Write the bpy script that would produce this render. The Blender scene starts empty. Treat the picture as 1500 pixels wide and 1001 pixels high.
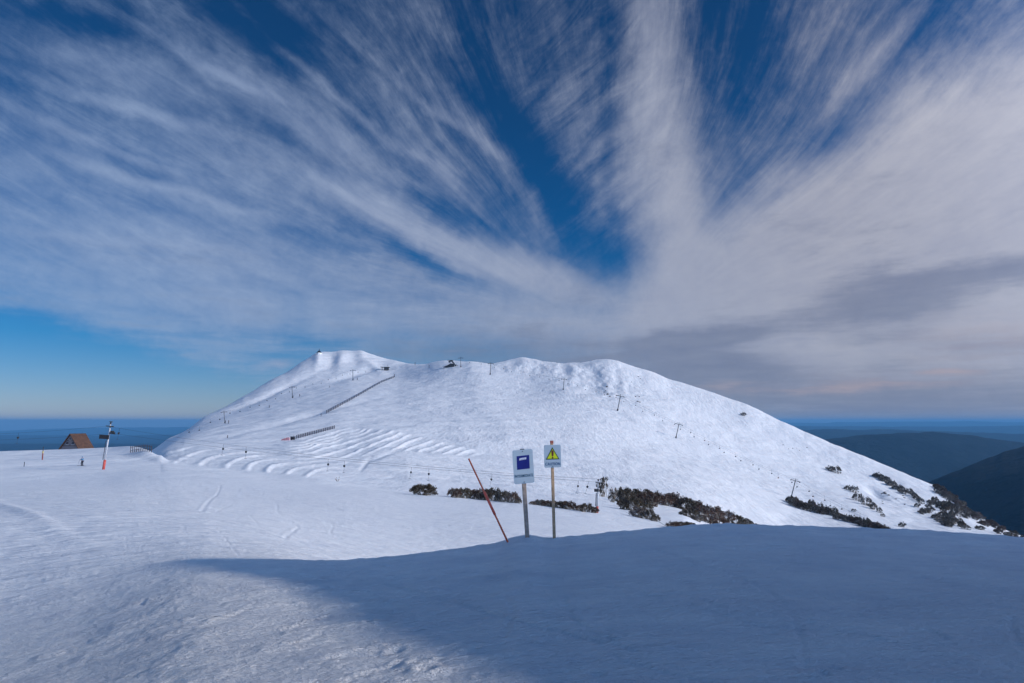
import bpy, math, random
import numpy as np
from mathutils import Vector, Matrix, Euler
from mathutils.bvhtree import BVHTree
random.seed(7); rng = np.random.default_rng(11)
scene = bpy.context.scene
C = scene.collection
rad = math.radians
F = 1000.0; PITCH = math.atan(117.5/1000.0); SP, CP = math.sin(PITCH), math.cos(PITCH)
SUN_AZ, SUN_EL = 103.0, 24.0           # compass from the view direction, clockwise

# ------------------------------------------------------------------ camera
def v_of(py):
    Y = (500.5-np.asarray(py, float))/F
    return (SP+Y*CP)/(CP-Y*SP)
def u_of(px, v):
    Y = (v*CP-SP)/(CP+v*SP)
    return ((np.asarray(px, float)-750.0)/F)/(CP-Y*SP)
def ray(px, py):
    X = (px-750.0)/F; Y = (500.5-py)/F
    return Vector((X, CP-Y*SP, SP+Y*CP))
def at(px, py, depth):
    r = ray(px, py); return r*(depth/r.y)
cam = bpy.data.cameras.new('camera'); camo = bpy.data.objects.new('camera', cam); C.objects.link(camo)
cam.sensor_width = 36.0; cam.lens = 36.0*F/1500.0; cam.clip_start = 0.1; cam.clip_end = 400000
camo.location = (0, 0, 0); camo.rotation_euler = (rad(90)+PITCH, 0, 0)
scene.camera = camo

# ------------------------------------------------------------------ helpers
def tag(o, label=None, cat=None, group=None, kind=None):
    if label: o['label'] = label
    if cat: o['category'] = cat
    if group: o['group'] = group
    if kind: o['kind'] = kind
    return o
def empty(name, loc=(0, 0, 0), rot=(0, 0, 0), s=1.0):
    o = bpy.data.objects.new(name, None); C.objects.link(o)
    o.location = loc; o.rotation_euler = rot; o.scale = (s, s, s); o.empty_display_size = .3
    return o
class MB:
    def __init__(s): s.v = []; s.f = []
    def add(s, vs, fs):
        n = len(s.v); s.v += [tuple(p) for p in vs]; s.f += [tuple(i+n for i in f) for f in fs]; return s
    def box(s, c, d, rot=None):
        hx, hy, hz = d[0]/2, d[1]/2, d[2]/2
        vs = [Vector((x, y, z)) for x in (-hx, hx) for y in (-hy, hy) for z in (-hz, hz)]
        if rot is not None: vs = [rot @ p for p in vs]
        vs = [p+Vector(c) for p in vs]
        return s.add(vs, [(0,1,3,2),(4,6,7,5),(0,4,5,1),(2,3,7,6),(0,2,6,4),(1,5,7,3)])
    def tube(s, pts, r, n=8, r2=None, cap=True):
        pts = [Vector(p) for p in pts]; m = len(pts); r2 = r if r2 is None else r2
        base = len(s.v)
        for i, p in enumerate(pts):
            t = (pts[min(i+1, m-1)]-pts[max(i-1, 0)]).normalized()
            a = Vector((0, 0, 1)) if abs(t.z) < .9 else Vector((1, 0, 0))
            x = t.cross(a).normalized(); y = t.cross(x).normalized()
            rr = r+(r2-r)*i/max(1, m-1)
            for k in range(n):
                an = 2*math.pi*k/n
                s.v.append(tuple(p+x*(rr*math.cos(an))+y*(rr*math.sin(an))))
        for i in range(m-1):
            for k in range(n):
                a = base+i*n+k; b = base+i*n+(k+1) % n
                s.f.append((a, b, b+n, a+n))
        if cap:
            s.f.append(tuple(base+k for k in range(n))[::-1]); s.f.append(tuple(base+(m-1)*n+k for k in range(n)))
        return s
    def prism(s, poly, y0, y1):            # poly in xz, extruded along y
        n = len(poly)
        vs = [(p[0], y0, p[1]) for p in poly]+[(p[0], y1, p[1]) for p in poly]
        fs = [tuple(range(n)), tuple(range(n, 2*n))[::-1]]+[(i, i+n, (i+1) % n+n, (i+1) % n) for i in range(n)]
        return s.add(vs, fs)
    def ell(s, c, r, n=8, m=6):
        base = len(s.v)
        for i in range(m+1):
            th = math.pi*i/m
            for k in range(n):
                ph = 2*math.pi*k/n
                s.v.append((c[0]+r[0]*math.sin(th)*math.cos(ph), c[1]+r[1]*math.sin(th)*math.sin(ph), c[2]+r[2]*math.cos(th)))
        for i in range(m):
            for k in range(n):
                a = base+i*n+k; b = base+i*n+(k+1) % n
                s.f.append((a, a+n, b+n, b))
        return s
    def mesh(s, name, mat, smooth=False):
        me = bpy.data.meshes.new(name); me.from_pydata(s.v, [], s.f)
        if smooth: me.polygons.foreach_set('use_smooth', [True]*len(me.polygons))
        me.materials.append(mat); me.update(); return me
    def build(s, name, mat, parent=None, smooth=False, bevel=0):
        o = bpy.data.objects.new(name, s.mesh(name, mat, smooth)); C.objects.link(o)
        if parent: o.parent = parent
        if bevel:
            b = o.modifiers.new('bevel', 'BEVEL'); b.width = bevel; b.segments = 2; b.limit_method = 'ANGLE'
        return o
def copy_tree(o, parent=None):
    c = o.copy(); C.objects.link(c)
    if parent: c.parent = parent
    for ch in list(o.children): copy_tree(ch, c)
    return c

# ------------------------------------------------------------------ materials
def nodes_of(m):
    m.use_nodes = True; nt = m.node_tree; return nt, nt.nodes, nt.links
def mat(name, col, rough=.6, metal=0, var=.12, scale=6.0, bump=0.0, bscale=30.0):
    m = bpy.data.materials.new(name); nt, N, L = nodes_of(m); b = N['Principled BSDF']
    b.inputs['Roughness'].default_value = rough; b.inputs['Metallic'].default_value = metal
    tc = N.new('ShaderNodeTexCoord'); no = N.new('ShaderNodeTexNoise'); no.inputs['Scale'].default_value = scale
    no.inputs['Detail'].default_value = 5
    L.new(tc.outputs['Object'], no.inputs['Vector'])
    r = N.new('ShaderNodeValToRGB'); L.new(no.outputs['Fac'], r.inputs['Fac'])
    r.color_ramp.elements[0].position = .3; r.color_ramp.elements[1].position = .7
    r.color_ramp.elements[0].color = tuple(c*(1-var) for c in col)+(1,)
    r.color_ramp.elements[1].color = tuple(min(1, c*(1+var)) for c in col)+(1,)
    L.new(r.outputs['Color'], b.inputs['Base Color'])
    if bump:
        n2 = N.new('ShaderNodeTexNoise'); n2.inputs['Scale'].default_value = bscale; L.new(tc.outputs['Object'], n2.inputs['Vector'])
        bp = N.new('ShaderNodeBump'); bp.inputs['Strength'].default_value = bump; bp.inputs['Distance'].default_value = .02
        L.new(n2.outputs['Fac'], bp.inputs['Height']); L.new(bp.outputs['Normal'], b.inputs['Normal'])
    return m
M_WHITE = mat('white_paint', (.72, .74, .76), .5, var=.05, scale=9)
M_BOARD = mat('sign_white', (.43, .54, .64), .35, var=.04, scale=5)
M_NAVY = mat('sign_blue', (.012, .02, .20), .35, var=.1)
M_INK = mat('sign_ink', (.03, .09, .22), .5)
M_INKG = mat('sign_ink_teal', (.02, .09, .16), .5)
M_LABEL = mat('label_white', (.62, .66, .82), .5, var=.12, scale=40)
M_YEL = mat('sign_yellow', (.62, .70, .02), .35, var=.06)
M_GREEN = mat('sign_dark_green', (.01, .07, .05), .4)
M_REDINK = mat('sign_dark_red', (.14, .02, .02), .5)
M_BOLT = mat('bolt_metal', (.10, .11, .12), .4, .7)
M_RED = mat('red_pole', (.9, .20, .10), .5, var=.15, scale=9)
M_PINK = mat('red_padding', (.50, .085, .07), .8, var=.2, scale=5)
M_PALEPINK = mat('faded_pink_padding', (.62, .33, .36), .8, var=.2, scale=5)
M_DARK = mat('dark_steel', (.035, .04, .045), .5, .4)
M_STEEL = mat('galvanised_steel', (.09, .10, .12), .5, .5)
M_GALV = mat('pale_steel', (.45, .47, .52), .5, .2)
M_BLACK = mat('black_panel', (.012, .013, .018), .5)
M_CABLE = mat('steel_cable', (.02, .03, .06), .6, .2)
M_POST = mat('weathered_post_wood', (.44, .34, .28), .85, var=.25, scale=14, bump=.4, bscale=60)
M_POST2 = mat('brown_post_wood', (.55, .36, .22), .85, var=.25, scale=14, bump=.4, bscale=60)
M_FENCE = mat('fence_timber', (.075, .055, .055), .9, var=.3)
M_NET = mat('fence_net', (.035, .032, .045), .9, var=.3)
M_BLUEJ = mat('blue_jacket', (.02, .16, .34), .7)
M_TROU = mat('dark_trousers', (.02, .022, .04), .8)
M_SKIN = mat('skin', (.5, .3, .22), .6)
M_STONE = mat('grey_stone', (.10, .09, .085), .9, var=.5, scale=1.5, bump=1, bscale=3)
M_WINDOW = mat('dark_window', (.02, .03, .05), .15)
M_TRIM = mat('pale_timber_trim', (.16, .15, .17), .8, var=.3)
M_BWALL = mat('station_wall', (.06, .055, .055), .8, var=.4)
M_BARK = mat('snow_gum_bark', (.30, .26, .22), .9, var=.4, scale=3)

def roof_material():
    m = bpy.data.materials.new('rusty_roof'); nt, N, L = nodes_of(m); b = N['Principled BSDF']; b.inputs['Roughness'].default_value = .75
    tc = N.new('ShaderNodeTexCoord'); w = N.new('ShaderNodeTexWave'); w.inputs['Scale'].default_value = 1.2; w.inputs['Distortion'].default_value = .3
    L.new(tc.outputs['Object'], w.inputs['Vector'])
    no = N.new('ShaderNodeTexNoise'); no.inputs['Scale'].default_value = 1.2; no.inputs['Detail'].default_value = 6; L.new(tc.outputs['Object'], no.inputs['Vector'])
    r = N.new('ShaderNodeValToRGB'); r.color_ramp.elements[0].color = (.055, .024, .015, 1); r.color_ramp.elements[1].color = (.11, .052, .032, 1)
    r.color_ramp.elements[0].position = .3; r.color_ramp.elements[1].position = .7
    L.new(no.outputs['Fac'], r.inputs['Fac']); L.new(r.outputs['Color'], b.inputs['Base Color'])
    bp = N.new('ShaderNodeBump'); bp.inputs['Strength'].default_value = .3; bp.inputs['Distance'].default_value = .03
    L.new(w.outputs['Fac'], bp.inputs['Height']); L.new(bp.outputs['Normal'], b.inputs['Normal']); return m
M_ROOF = roof_material()

def foliage_material(name, dark, mid, tip):
    m = bpy.data.materials.new(name); nt, N, L = nodes_of(m); b = N['Principled BSDF']; b.inputs['Roughness'].default_value = .7
    b.inputs['Specular IOR Level'].default_value = .25
    ge = N.new('ShaderNodeNewGeometry'); r = N.new('ShaderNodeValToRGB')
    oi = N.new('ShaderNodeObjectInfo'); ad = N.new('ShaderNodeMath'); ad.operation = 'ADD'
    L.new(ge.outputs['Random Per Island'], ad.inputs[0])
    sc = N.new('ShaderNodeMath'); sc.operation = 'MULTIPLY_ADD'; sc.inputs[1].default_value = .3; sc.inputs[2].default_value = -.15
    L.new(oi.outputs['Random'], sc.inputs[0]); L.new(sc.outputs[0], ad.inputs[1])
    L.new(ad.outputs[0], r.inputs['Fac'])
    e = r.color_ramp.elements; e[0].position = 0; e[0].color = dark+(1,); e[1].position = 1; e[1].color = tip+(1,)
    k = e.new(.55); k.color = mid+(1,)
    k = e.new(.94); k.color = mid+(1,)
    L.new(r.outputs['Color'], b.inputs['Base Color']); return m
M_LEAF = foliage_material('snow_gum_leaves', (.028, .020, .014), (.072, .052, .031), (.50, .50, .52))
M_LEAFR = foliage_material('reddish_heath_leaves', (.034, .018, .014), (.100, .054, .038), (.50, .50, .52))
M_LEAFG = foliage_material('grey_heath_leaves', (.03, .027, .024), (.095, .080, .070), (.5, .5, .52))

def snow_material():
    m = bpy.data.materials.new('snow'); nt, N, L = nodes_of(m); b = N['Principled BSDF']
    b.inputs['Roughness'].default_value = .55; b.inputs['Specular IOR Level'].default_value = .25
    ge = N.new('ShaderNodeNewGeometry'); sp = N.new('ShaderNodeSeparateXYZ'); L.new(ge.outputs['Position'], sp.inputs[0])
    def noise(scale, detail=4, rough=.55, stretch=None, w=None):
        n = N.new('ShaderNodeTexNoise'); n.inputs['Scale'].default_value = scale; n.inputs['Detail'].default_value = detail; n.inputs['Roughness'].default_value = rough
        if stretch:
            mp = N.new('ShaderNodeMapping'); mp.inputs['Scale'].default_value = stretch[:3]; mp.inputs['Rotation'].default_value = (0, 0, stretch[3])
            L.new(ge.outputs['Position'], mp.inputs['Vector']); L.new(mp.outputs[0], n.inputs['Vector'])
        else: L.new(ge.outputs['Position'], n.inputs['Vector'])
        return n.outputs['Fac']
    def math_(op, a, b_=None, c=None, clamp=False):
        n = N.new('ShaderNodeMath'); n.operation = op; n.use_clamp = clamp
        for i, q in enumerate((a, b_, c)):
            if q is None: continue
            if isinstance(q, (int, float)): n.inputs[i].default_value = q
            else: L.new(q, n.inputs[i])
        return n.outputs[0]
    ln = N.new('ShaderNodeVectorMath'); ln.operation = 'LENGTH'; L.new(ge.outputs['Position'], ln.inputs[0]); dist = ln.outputs['Value']
    def fade(d0, d1):   # 1 near, 0 far
        mr = N.new('ShaderNodeMapRange'); mr.inputs['From Min'].default_value = d0; mr.inputs['From Max'].default_value = d1
        mr.inputs['To Min'].default_value = 1; mr.inputs['To Max'].default_value = 0; L.new(dist, mr.inputs['Value']); return mr.outputs[0]
    def inv(x): return math_('SUBTRACT', 1.0, x)
    fn = fade(8, 22); ff = fade(60, 180)
    # near: crust grain and wind texture; middle: groomed/tracked snow; far: wind-packed slope texture
    h1 = math_('MULTIPLY', math_('MULTIPLY', noise(26, 5, .65, (.45, 1, 1, .35)), .09), fn)
    h2 = math_('MULTIPLY', math_('MULTIPLY', noise(4.0, 5, .6, (.3, 1, 1, .15)), .15), ff)
    g = math_('MULTIPLY', math_('MULTIPLY', noise(.8, 6, .62, (.22, 1, 1, .1)), .16), ff)
    h3 = math_('MULTIPLY', math_('MULTIPLY', noise(.42, 6, .68, (1, .22, .5, .2)), .85), inv(ff))
    gro = N.new('ShaderNodeMapRange'); gro.inputs['From Min'].default_value = -130; gro.inputs['From Max'].default_value = 40; gro.inputs['To Min'].default_value = .25; L.new(sp.outputs['X'], gro.inputs['Value'])
    h3 = math_('MULTIPLY', h3, math_('MULTIPLY', gro.outputs[0], math_('MULTIPLY_ADD', noise(.018, 3, .5), 1.6, .1)))
    h4 = math_('MULTIPLY', math_('MULTIPLY', noise(.045, 3, .5), 3.0), inv(ff))
    H = math_('ADD', math_('ADD', math_('ADD', h1, h2), g), math_('ADD', h3, h4))
    bp = N.new('ShaderNodeBump'); bp.inputs['Strength'].default_value = 1.0; bp.inputs['Distance'].default_value = 1.0
    L.new(H, bp.inputs['Height']); L.new(bp.outputs['Normal'], b.inputs['Normal'])
    # snow above, dark heath and forest low on the far side
    z = math_('ADD', sp.outputs['Z'], math_('MULTIPLY', noise(.035, 6, .65), 70))
    x = math_('MULTIPLY', sp.outputs['X'], -.06)
    mr = N.new('ShaderNodeMapRange'); mr.inputs['From Min'].default_value = -72; mr.inputs['From Max'].default_value = -68
    L.new(math_('ADD', z, x), mr.inputs['Value'])
    far = fade(440, 470)
    sn = math_('MAXIMUM', mr.outputs[0], far)
    c1 = N.new('ShaderNodeValToRGB'); L.new(math_('ADD', math_('MULTIPLY', noise(.9, 6, .6), .5), math_('MULTIPLY', noise(3.2, 6, .68, (.35, 1, 1, .3)), .5)), c1.inputs['Fac'])
    c1.color_ramp.elements[0].position = .34; c1.color_ramp.elements[1].position = .62
    c1.color_ramp.elements[0].color = (.70, .72, .78, 1); c1.color_ramp.elements[1].color = (.89, .89, .905, 1)
    c2 = N.new('ShaderNodeValToRGB'); L.new(noise(.12, 6, .7), c2.inputs['Fac'])
    c2.color_ramp.elements[0].position = .35; c2.color_ramp.elements[1].position = .65
    c2.color_ramp.elements[0].color = (.012, .013, .012, 1); c2.color_ramp.elements[1].color = (.04, .035, .03, 1)
    mx = N.new('ShaderNodeMix'); mx.data_type = 'RGBA'
    L.new(sn, mx.inputs[0]); L.new(c2.outputs['Color'], mx.inputs[6]); L.new(c1.outputs['Color'], mx.inputs[7])
    L.new(mx.outputs[2], b.inputs['Base Color']); return m
M_SNOW = snow_material()

def forest_material():
    m = bpy.data.materials.new('far_forest'); nt, N, L = nodes_of(m); b = N['Principled BSDF']; b.inputs['Roughness'].default_value = .95
    b.inputs['Specular IOR Level'].default_value = .1
    ge = N.new('ShaderNodeNewGeometry'); n = N.new('ShaderNodeTexNoise'); n.inputs['Scale'].default_value = .004; n.inputs['Detail'].default_value = 8; n.inputs['Roughness'].default_value = .7
    L.new(ge.outputs['Position'], n.inputs['Vector'])
    r = N.new('ShaderNodeValToRGB'); r.color_ramp.elements[0].position = .35; r.color_ramp.elements[1].position = .7
    r.color_ramp.elements[0].color = (.003, .006, .013, 1); r.color_ramp.elements[1].color = (.014, .024, .036, 1)
    L.new(n.outputs['Fac'], r.inputs['Fac']); L.new(r.outputs['Color'], b.inputs['Base Color'])
    bp = N.new('ShaderNodeBump'); bp.inputs['Distance'].default_value = 60; bp.inputs['Strength'].default_value = 1; L.new(n.outputs['Fac'], bp.inputs['Height']); L.new(bp.outputs['Normal'], b.inputs['Normal']); return m
M_FOREST = forest_material()

# ------------------------------------------------------------------ noise (numpy)
_perm = rng.permutation(4096); _ang = rng.random(4096)*2*np.pi
_gx, _gy = np.cos(_ang), np.sin(_ang)
def perlin(x, y, seed=0):
    x = np.asarray(x, float)+seed*17.13; y = np.asarray(y, float)+seed*9.71
    xi = np.floor(x).astype(np.int64); yi = np.floor(y).astype(np.int64); xf = x-xi; yf = y-yi
    def g(ix, iy, fx, fy):
        h = _perm[(_perm[ix & 4095]+iy) & 4095]; return _gx[h]*fx+_gy[h]*fy
    u = xf*xf*xf*(xf*(xf*6-15)+10); v = yf*yf*yf*(yf*(yf*6-15)+10)
    a = g(xi, yi, xf, yf); b = g(xi+1, yi, xf-1, yf); c = g(xi, yi+1, xf, yf-1); d = g(xi+1, yi+1, xf-1, yf-1)
    return (a+(b-a)*u)*(1-v)+(c+(d-c)*u)*v
def fbm(x, y, oct=4, seed=0, gain=.5):
    s = 0; a = 1
    for i in range(oct): s = s+a*perlin(x*2**i, y*2**i, seed+i*3.3); a *= gain
    return s
def sstep(a, b, x):
    t = np.clip((x-a)/(b-a), 0, 1); return t*t*(3-2*t)

# ------------------------------------------------------------------ ground sheet
SX = [-150, 0, 150, 200, 240, 300, 400, 500, 620, 740, 870, 1000, 1160, 1300, 1400, 1500, 1650]
step = 1.7
PX = np.arange(-150, 1650+step, step); NC = len(PX)
def sm(a, s):
    if s <= 0: return a
    k = int(s/step*3)+1; t = np.arange(-k, k+1)*step; w = np.exp(-t*t/(2*s*s)); w /= w.sum()
    return np.convolve(np.pad(a, k, mode='edge'), w, mode='valid')
def ip(xs, ys, s=18): return sm(np.interp(PX, xs, ys), s)
def col(ys, s=18): return ip(SX, ys, s)
pz = lambda d, py: v_of(py)*d
K = []   # (depth, z)
K.append((np.full(NC, 2.6), ip([-150, 500, 900, 1650], [-1.95, -1.72, -1.66, -1.62], 60)))
crest_px = [-150, 0, 120, 200, 260, 300, 380, 450, 500, 560, 620, 680, 715, 735, 750, 760, 772, 785, 796, 808, 830, 870, 920, 960, 1000, 1030, 1060, 1100, 1150, 1200, 1280, 1350, 1430, 1500, 1650]
crest_py = [850, 846, 834, 822, 815, 812.5, 812, 813, 812, 808, 802, 797, 793.5, 789, 784, 782.5, 782, 782.5, 785.5, 786, 785, 781.5, 777, 773, 770, 768, 767.5, 768, 769, 771, 774.5, 778, 783, 787, 795]
dc = ip([-150, 200, 300, 740, 1650], [12.5, 12.0, 11.5, 12.6, 12.6], 30)
K.append((dc, pz(dc, ip(crest_px, crest_py, 4)+.5*sstep(560, 760, PX)*fbm(PX/23, PX*0, 3, 5))))
d2 = dc+3.5
K.append((d2, K[1][1]-col([.0, .02, .08, .16, .22, .30, .45, .8, 1.3, 1.9, 2.1, 2.2, 2.4, 2.4, 2.4, 2.4, 2.4], 30)))
d3 = col([200, 190, 190, 180, 142, 130, 120, 110, 100, 95, 92, 85, 100, 100, 100, 100, 100], 22)
z3py = ip([-150, 0, 100, 150, 200, 225, 240, 300, 400, 460, 500, 560, 600, 650, 700, 760, 830, 875, 930, 970, 1000],
          [664, 661, 658, 656, 653, 663, 675, 684, 695, 702, 710, 720, 724, 727, 733, 737, 746, 751, 761, 769, 773], 8)
z3 = np.where(PX < 1000, pz(d3, z3py), 0); z3b = np.interp(PX, [1000, 1160, 1300, 1500, 1650], [pz(85, 773), -20, -22, -24, -24])
z3 = sm(np.where(PX < 1000, z3, z3b), 5)
kb = np.where(PX < 240, np.interp(PX, [200, 240], [95, 85]), d3*.6); kb = sm(kb, 15)
K.append((kb, col([-7.7, -7.6, -7.5, -7.2, -6.9, -6.9, -7.2, -7.4, -7.9, -8.2, -8.8, -9.5, -14, -15, -15, -16, -16])))
K.append((d3*.86, col([-8.0, -8.0, -8.0, -7.9, -7.7, -7.9, -8.5, -9.1, -9.6, -10.1, -10.9, -12, -18, -19, -20, -21, -21])))
K.append((d3, z3))
d4 = d3+col([80, 70, 60, 45, 18, 15, 15, 16, 20, 22, 22, 25, 60, 60, 60, 60, 60])
K.append((d4, np.minimum(z3-col([22, 18, 14, 8, .2, .1, .2, .8, 1.6, 1.9, 2.0, 2.4, 10, 12, 14, 14, 14]), 99)))
d5 = col([380, 380, 360, 320, 262, 270, 280, 290, 280, 280, 270, 260, 330, 360, 380, 400, 400])
z5 = pz(d5, ip([-150, 0, 150, 200, 225, 240, 270, 300, 400, 450, 500, 560, 620, 700, 740, 870, 1000, 1160, 1300, 1400, 1500, 1650],
               [790, 752, 706, 682, 668, 657, 654, 653, 654, 652, 656, 655, 665, 678, 684, 709, 735, 769, 775, 779, 789, 800], 14))
K.append((d5, z5))
d6 = col([500, 500, 480, 440, 400, 420, 430, 450, 450, 450, 450, 470, 480, 480, 460, 450, 450])
z6 = pz(d6, ip([-150, 0, 150, 200, 225, 240, 270, 300, 400, 500, 620, 740, 870, 1000, 1160, 1300, 1400, 1500, 1650],
               [815, 750, 702, 679, 666, 653, 641, 632, 622, 612, 615, 622, 641, 672, 712, 738, 760, 788, 805], 14))
K.append((d6, z6))
ridge_px = [-150, 0, 150, 200, 225, 235, 245, 262, 280, 300, 320, 340, 370, 400, 420, 440, 455, 463, 475, 490, 505, 520, 528, 545, 560, 580, 592, 610, 625, 640, 655, 680, 700, 717, 735, 750, 765, 778, 800, 830, 850, 865, 878, 895, 905, 925, 955, 980, 1010, 1040, 1065, 1090, 1115, 1140, 1160, 1190, 1220, 1260, 1300, 1340, 1370, 1400, 1420, 1440, 1460, 1500, 1650]
ridge_py = [800, 735, 690, 669, 658.5, 651.5, 643, 636, 626, 611, 601, 591, 574, 556, 546, 533, 524, 518.5, 517, 516, 515, 516, 514.5, 521, 526, 530, 533, 535, 535, 531, 529, 530, 531, 534, 530.5, 526, 523.5, 526, 530, 533, 532, 529, 527, 527, 529, 537, 545, 556, 564, 574, 583, 591, 603, 616, 624, 637, 650, 666, 683, 700, 712, 731, 748, 760, 772, 786, 815]
rpy = ip(ridge_px, ridge_py, 3)+.5*fbm(PX/14, PX*0, 3, 9)
d8 = ip([-150, 200, 240, 300, 400, 470, 530, 580, 620, 700, 770, 820, 880, 1000, 1160, 1300, 1400, 1500, 1650],
        [700, 600, 570, 720, 950, 1120, 1150, 1080, 930, 850, 880, 840, 840, 800, 700, 620, 570, 520, 520], 14)
d7 = d6+(d8-d6)*.58
z7 = pz(d7, ip([-150, 0, 150, 200, 225, 245, 300, 400, 470, 520, 560, 620, 740, 800, 870, 940, 1000, 1160, 1300, 1400, 1500, 1650],
               [810, 745, 697, 675, 663, 648, 619, 585, 561, 552, 556, 563, 568, 569, 571, 580, 598, 662, 712, 744, 789, 810], 14))
K.append((d7, z7)); z8 = pz(d8, rpy); K.append((d8, z8))
K.append((d8+50, z8-9)); K.append((d8+180, z8-50)); K.append((d8+600, z8-260)); K.append((d8+1900, np.full(NC, -640.0)))
KD = np.array([k[0] for k in K]); KZ = np.array([k[1] for k in K])

def pchip_slopes(x, y):
    h = np.diff(x, axis=0); dl = np.diff(y, axis=0)/h; m = np.zeros_like(y)
    w1 = 2*h[1:]+h[:-1]; w2 = h[1:]+2*h[:-1]
    same = dl[:-1]*dl[1:] > 0
    with np.errstate(all='ignore'):
        hm = (w1+w2)/(w1/dl[:-1]+w2/dl[1:])
    m[1:-1] = np.where(same, hm, 0); m[0] = dl[0]; m[-1] = dl[-1]; return m
KM = pchip_slopes(KD, KZ)
def evalseg(k, t, recip):
    d0, d1 = KD[k], KD[k+1]
    d = 1/(1/d0+(1/d1-1/d0)*t) if recip else d0+(d1-d0)*t
    h = d1-d0; s = (d-d0)/h
    z = (2*s**3-3*s*s+1)*KZ[k]+(s**3-2*s*s+s)*h*KM[k]+(-2*s**3+3*s*s)*KZ[k+1]+(s**3-s*s)*h*KM[k+1]
    return d, z
segs = [(330, 1), (16, 0), (60, 1), (40, 1), (26, 1), (10, 0), (64, 0), (64, 0), (60, 0), (60, 0), (8, 0), (8, 0), (10, 0), (8, 0)]
D = []; Z = []
for d, z in ((.25, -1.66), (.9, -1.66), (1.7, -1.67)):
    D.append(np.full(NC, d)); Z.append(KZ[0]*.0+z+(KZ[0]+1.67)*d/2.6)
for k, (n, rc) in enumerate(segs):
    for i in range(n):
        d, z = evalseg(k, i/n, rc); D.append(d); Z.append(z)
D.append(KD[-1]); Z.append(KZ[-1]); D = np.array(D); Z = np.array(Z); NR = len(D)
# side and rear columns by compass angle
V = Z/D; U = u_of(PX[None, :], V); X = U*D; Y = D.copy()
azR = math.atan2(X[30, -1], Y[30, -1]); azL = math.atan2(X[30, 0], Y[30, 0])
def rot(x, y, a): return x*math.cos(a)+y*math.sin(a), -x*math.sin(a)+y*math.cos(a)
tot = 2*math.pi-(azR-azL); ne = 110
Xs, Ys, Zs, PXs = [X], [Y], [Z], [np.broadcast_to(PX, Z.shape)]
for i in range(1, ne):
    t = i/ne; e = tot*t
    w = float(sstep(.25, .75, t))
    xr, yr = rot(X[:, -1], Y[:, -1], e); xl, yl = rot(X[:, 0], Y[:, 0], e-tot)
    Xs.append((xr*(1-w)+xl*w)[:, None]); Ys.append((yr*(1-w)+yl*w)[:, None])
    Zs.append((Z[:, -1]*(1-w)+Z[:, 0]*w)[:, None]); PXs.append(np.full((NR, 1), 5000.0))
X = np.concatenate(Xs, 1); Y = np.concatenate(Ys, 1); Z = np.concatenate(Zs, 1); PXG = np.concatenate(PXs, 1)
NT = X.shape[1]; R = np.hypot(X, Y)
front = PXG < 4000
with np.errstate(all='ignore'):
    Vv = Z/np.where(Y > .05, Y, 1e9); PYG = 500.5-F*(Vv*CP-SP)/(CP+Vv*SP)
PYG = np.where(front, PYG, -9999)

# relief -------------------------------------------------------------
near = 1-sstep(14, 26, R)
Z -= .035*np.maximum(0, -(X-1.0))*near*sstep(1, 4, R)*np.where(Y > -3, 1, .3)
Z += near*(.020*fbm(X/1.9+Y/6, Y/.75-X/5, 4, 1)+.05*fbm(X/5, Y/3.0, 3, 2))
nn = (1-sstep(9, 15, R)); Z += nn*.013*fbm(X/.45+Y/.9, Y/.16-X/.9, 3, 3)
left_rough = nn*sstep(2.5, -1.5, X)
Z += left_rough*.055*np.maximum(0, fbm(X/.9+Y*.5, Y/.34-X*.6, 4, 4, .6))
mid = sstep(12, 26, R)*(1-sstep(150, 220, R))
Z += mid*(.06*fbm(X/14, Y/7, 5, 6)+.035*fbm(X/3.5, Y/1.6, 3, 7))
far_ = sstep(200, 330, R)*(1-sstep(900, 1100, R)*.2)
Z += far_*(.9*fbm(X/70, Y/70, 3, 12)+.35*fbm(X/17, Y/22, 4, 13))
# gullies and rocky spurs below the middle summit
def blob(cx, cy, sx, sy, a=0.0):
    dx = PXG-cx; dy = PYG-cy; ca, sa = math.cos(a), math.sin(a)
    return np.exp(-((dx*ca+dy*sa)/sx)**2-((-dx*sa+dy*ca)/sy)**2)
deep = (R > 250)
rough = blob(885, 560, 75, 26, .25)+.8*blob(760, 538, 45, 9)+.8*blob(1320, 735, 45, 18, .5)
Z += deep*rough*(1.7*fbm(X/16, Y/34, 4, 21)+.8*fbm(X/6, Y/10, 2, 22))
Z += deep*(1.5*blob(890, 558, 9, 22, -.35)-2.0*blob(866, 563, 16, 24, -.35)+1.0*blob(915, 560, 9, 18, .3)-1.0*blob(901, 563, 9, 16, .2)
           -2.2*blob(826, 541, 11, 7, .5)+1.6*blob(842, 543, 12, 9, .3)-2.0*blob(750, 532, 12, 6, -.4)-1.2*blob(787, 541, 11, 6))
# spurs on the left summit
Z += deep*(2.0*blob(498, 527, 7, 12, .3)-2.4*blob(486, 528, 9, 12, .3)+1.6*blob(466, 526, 5, 8, .2)-1.6*blob(521, 528, 11, 10, .5)
           +2.5*blob(548, 538, 16, 5, .6)-3.0*blob(512, 551, 34, 3.5, -.28)-2.5*blob(395, 578, 60, 3.5, -.42)-2.0*blob(440, 612, 90, 3, -.25))
Z -= deep*(3.5*blob(1283, 722, 16, 5, .5))
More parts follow.
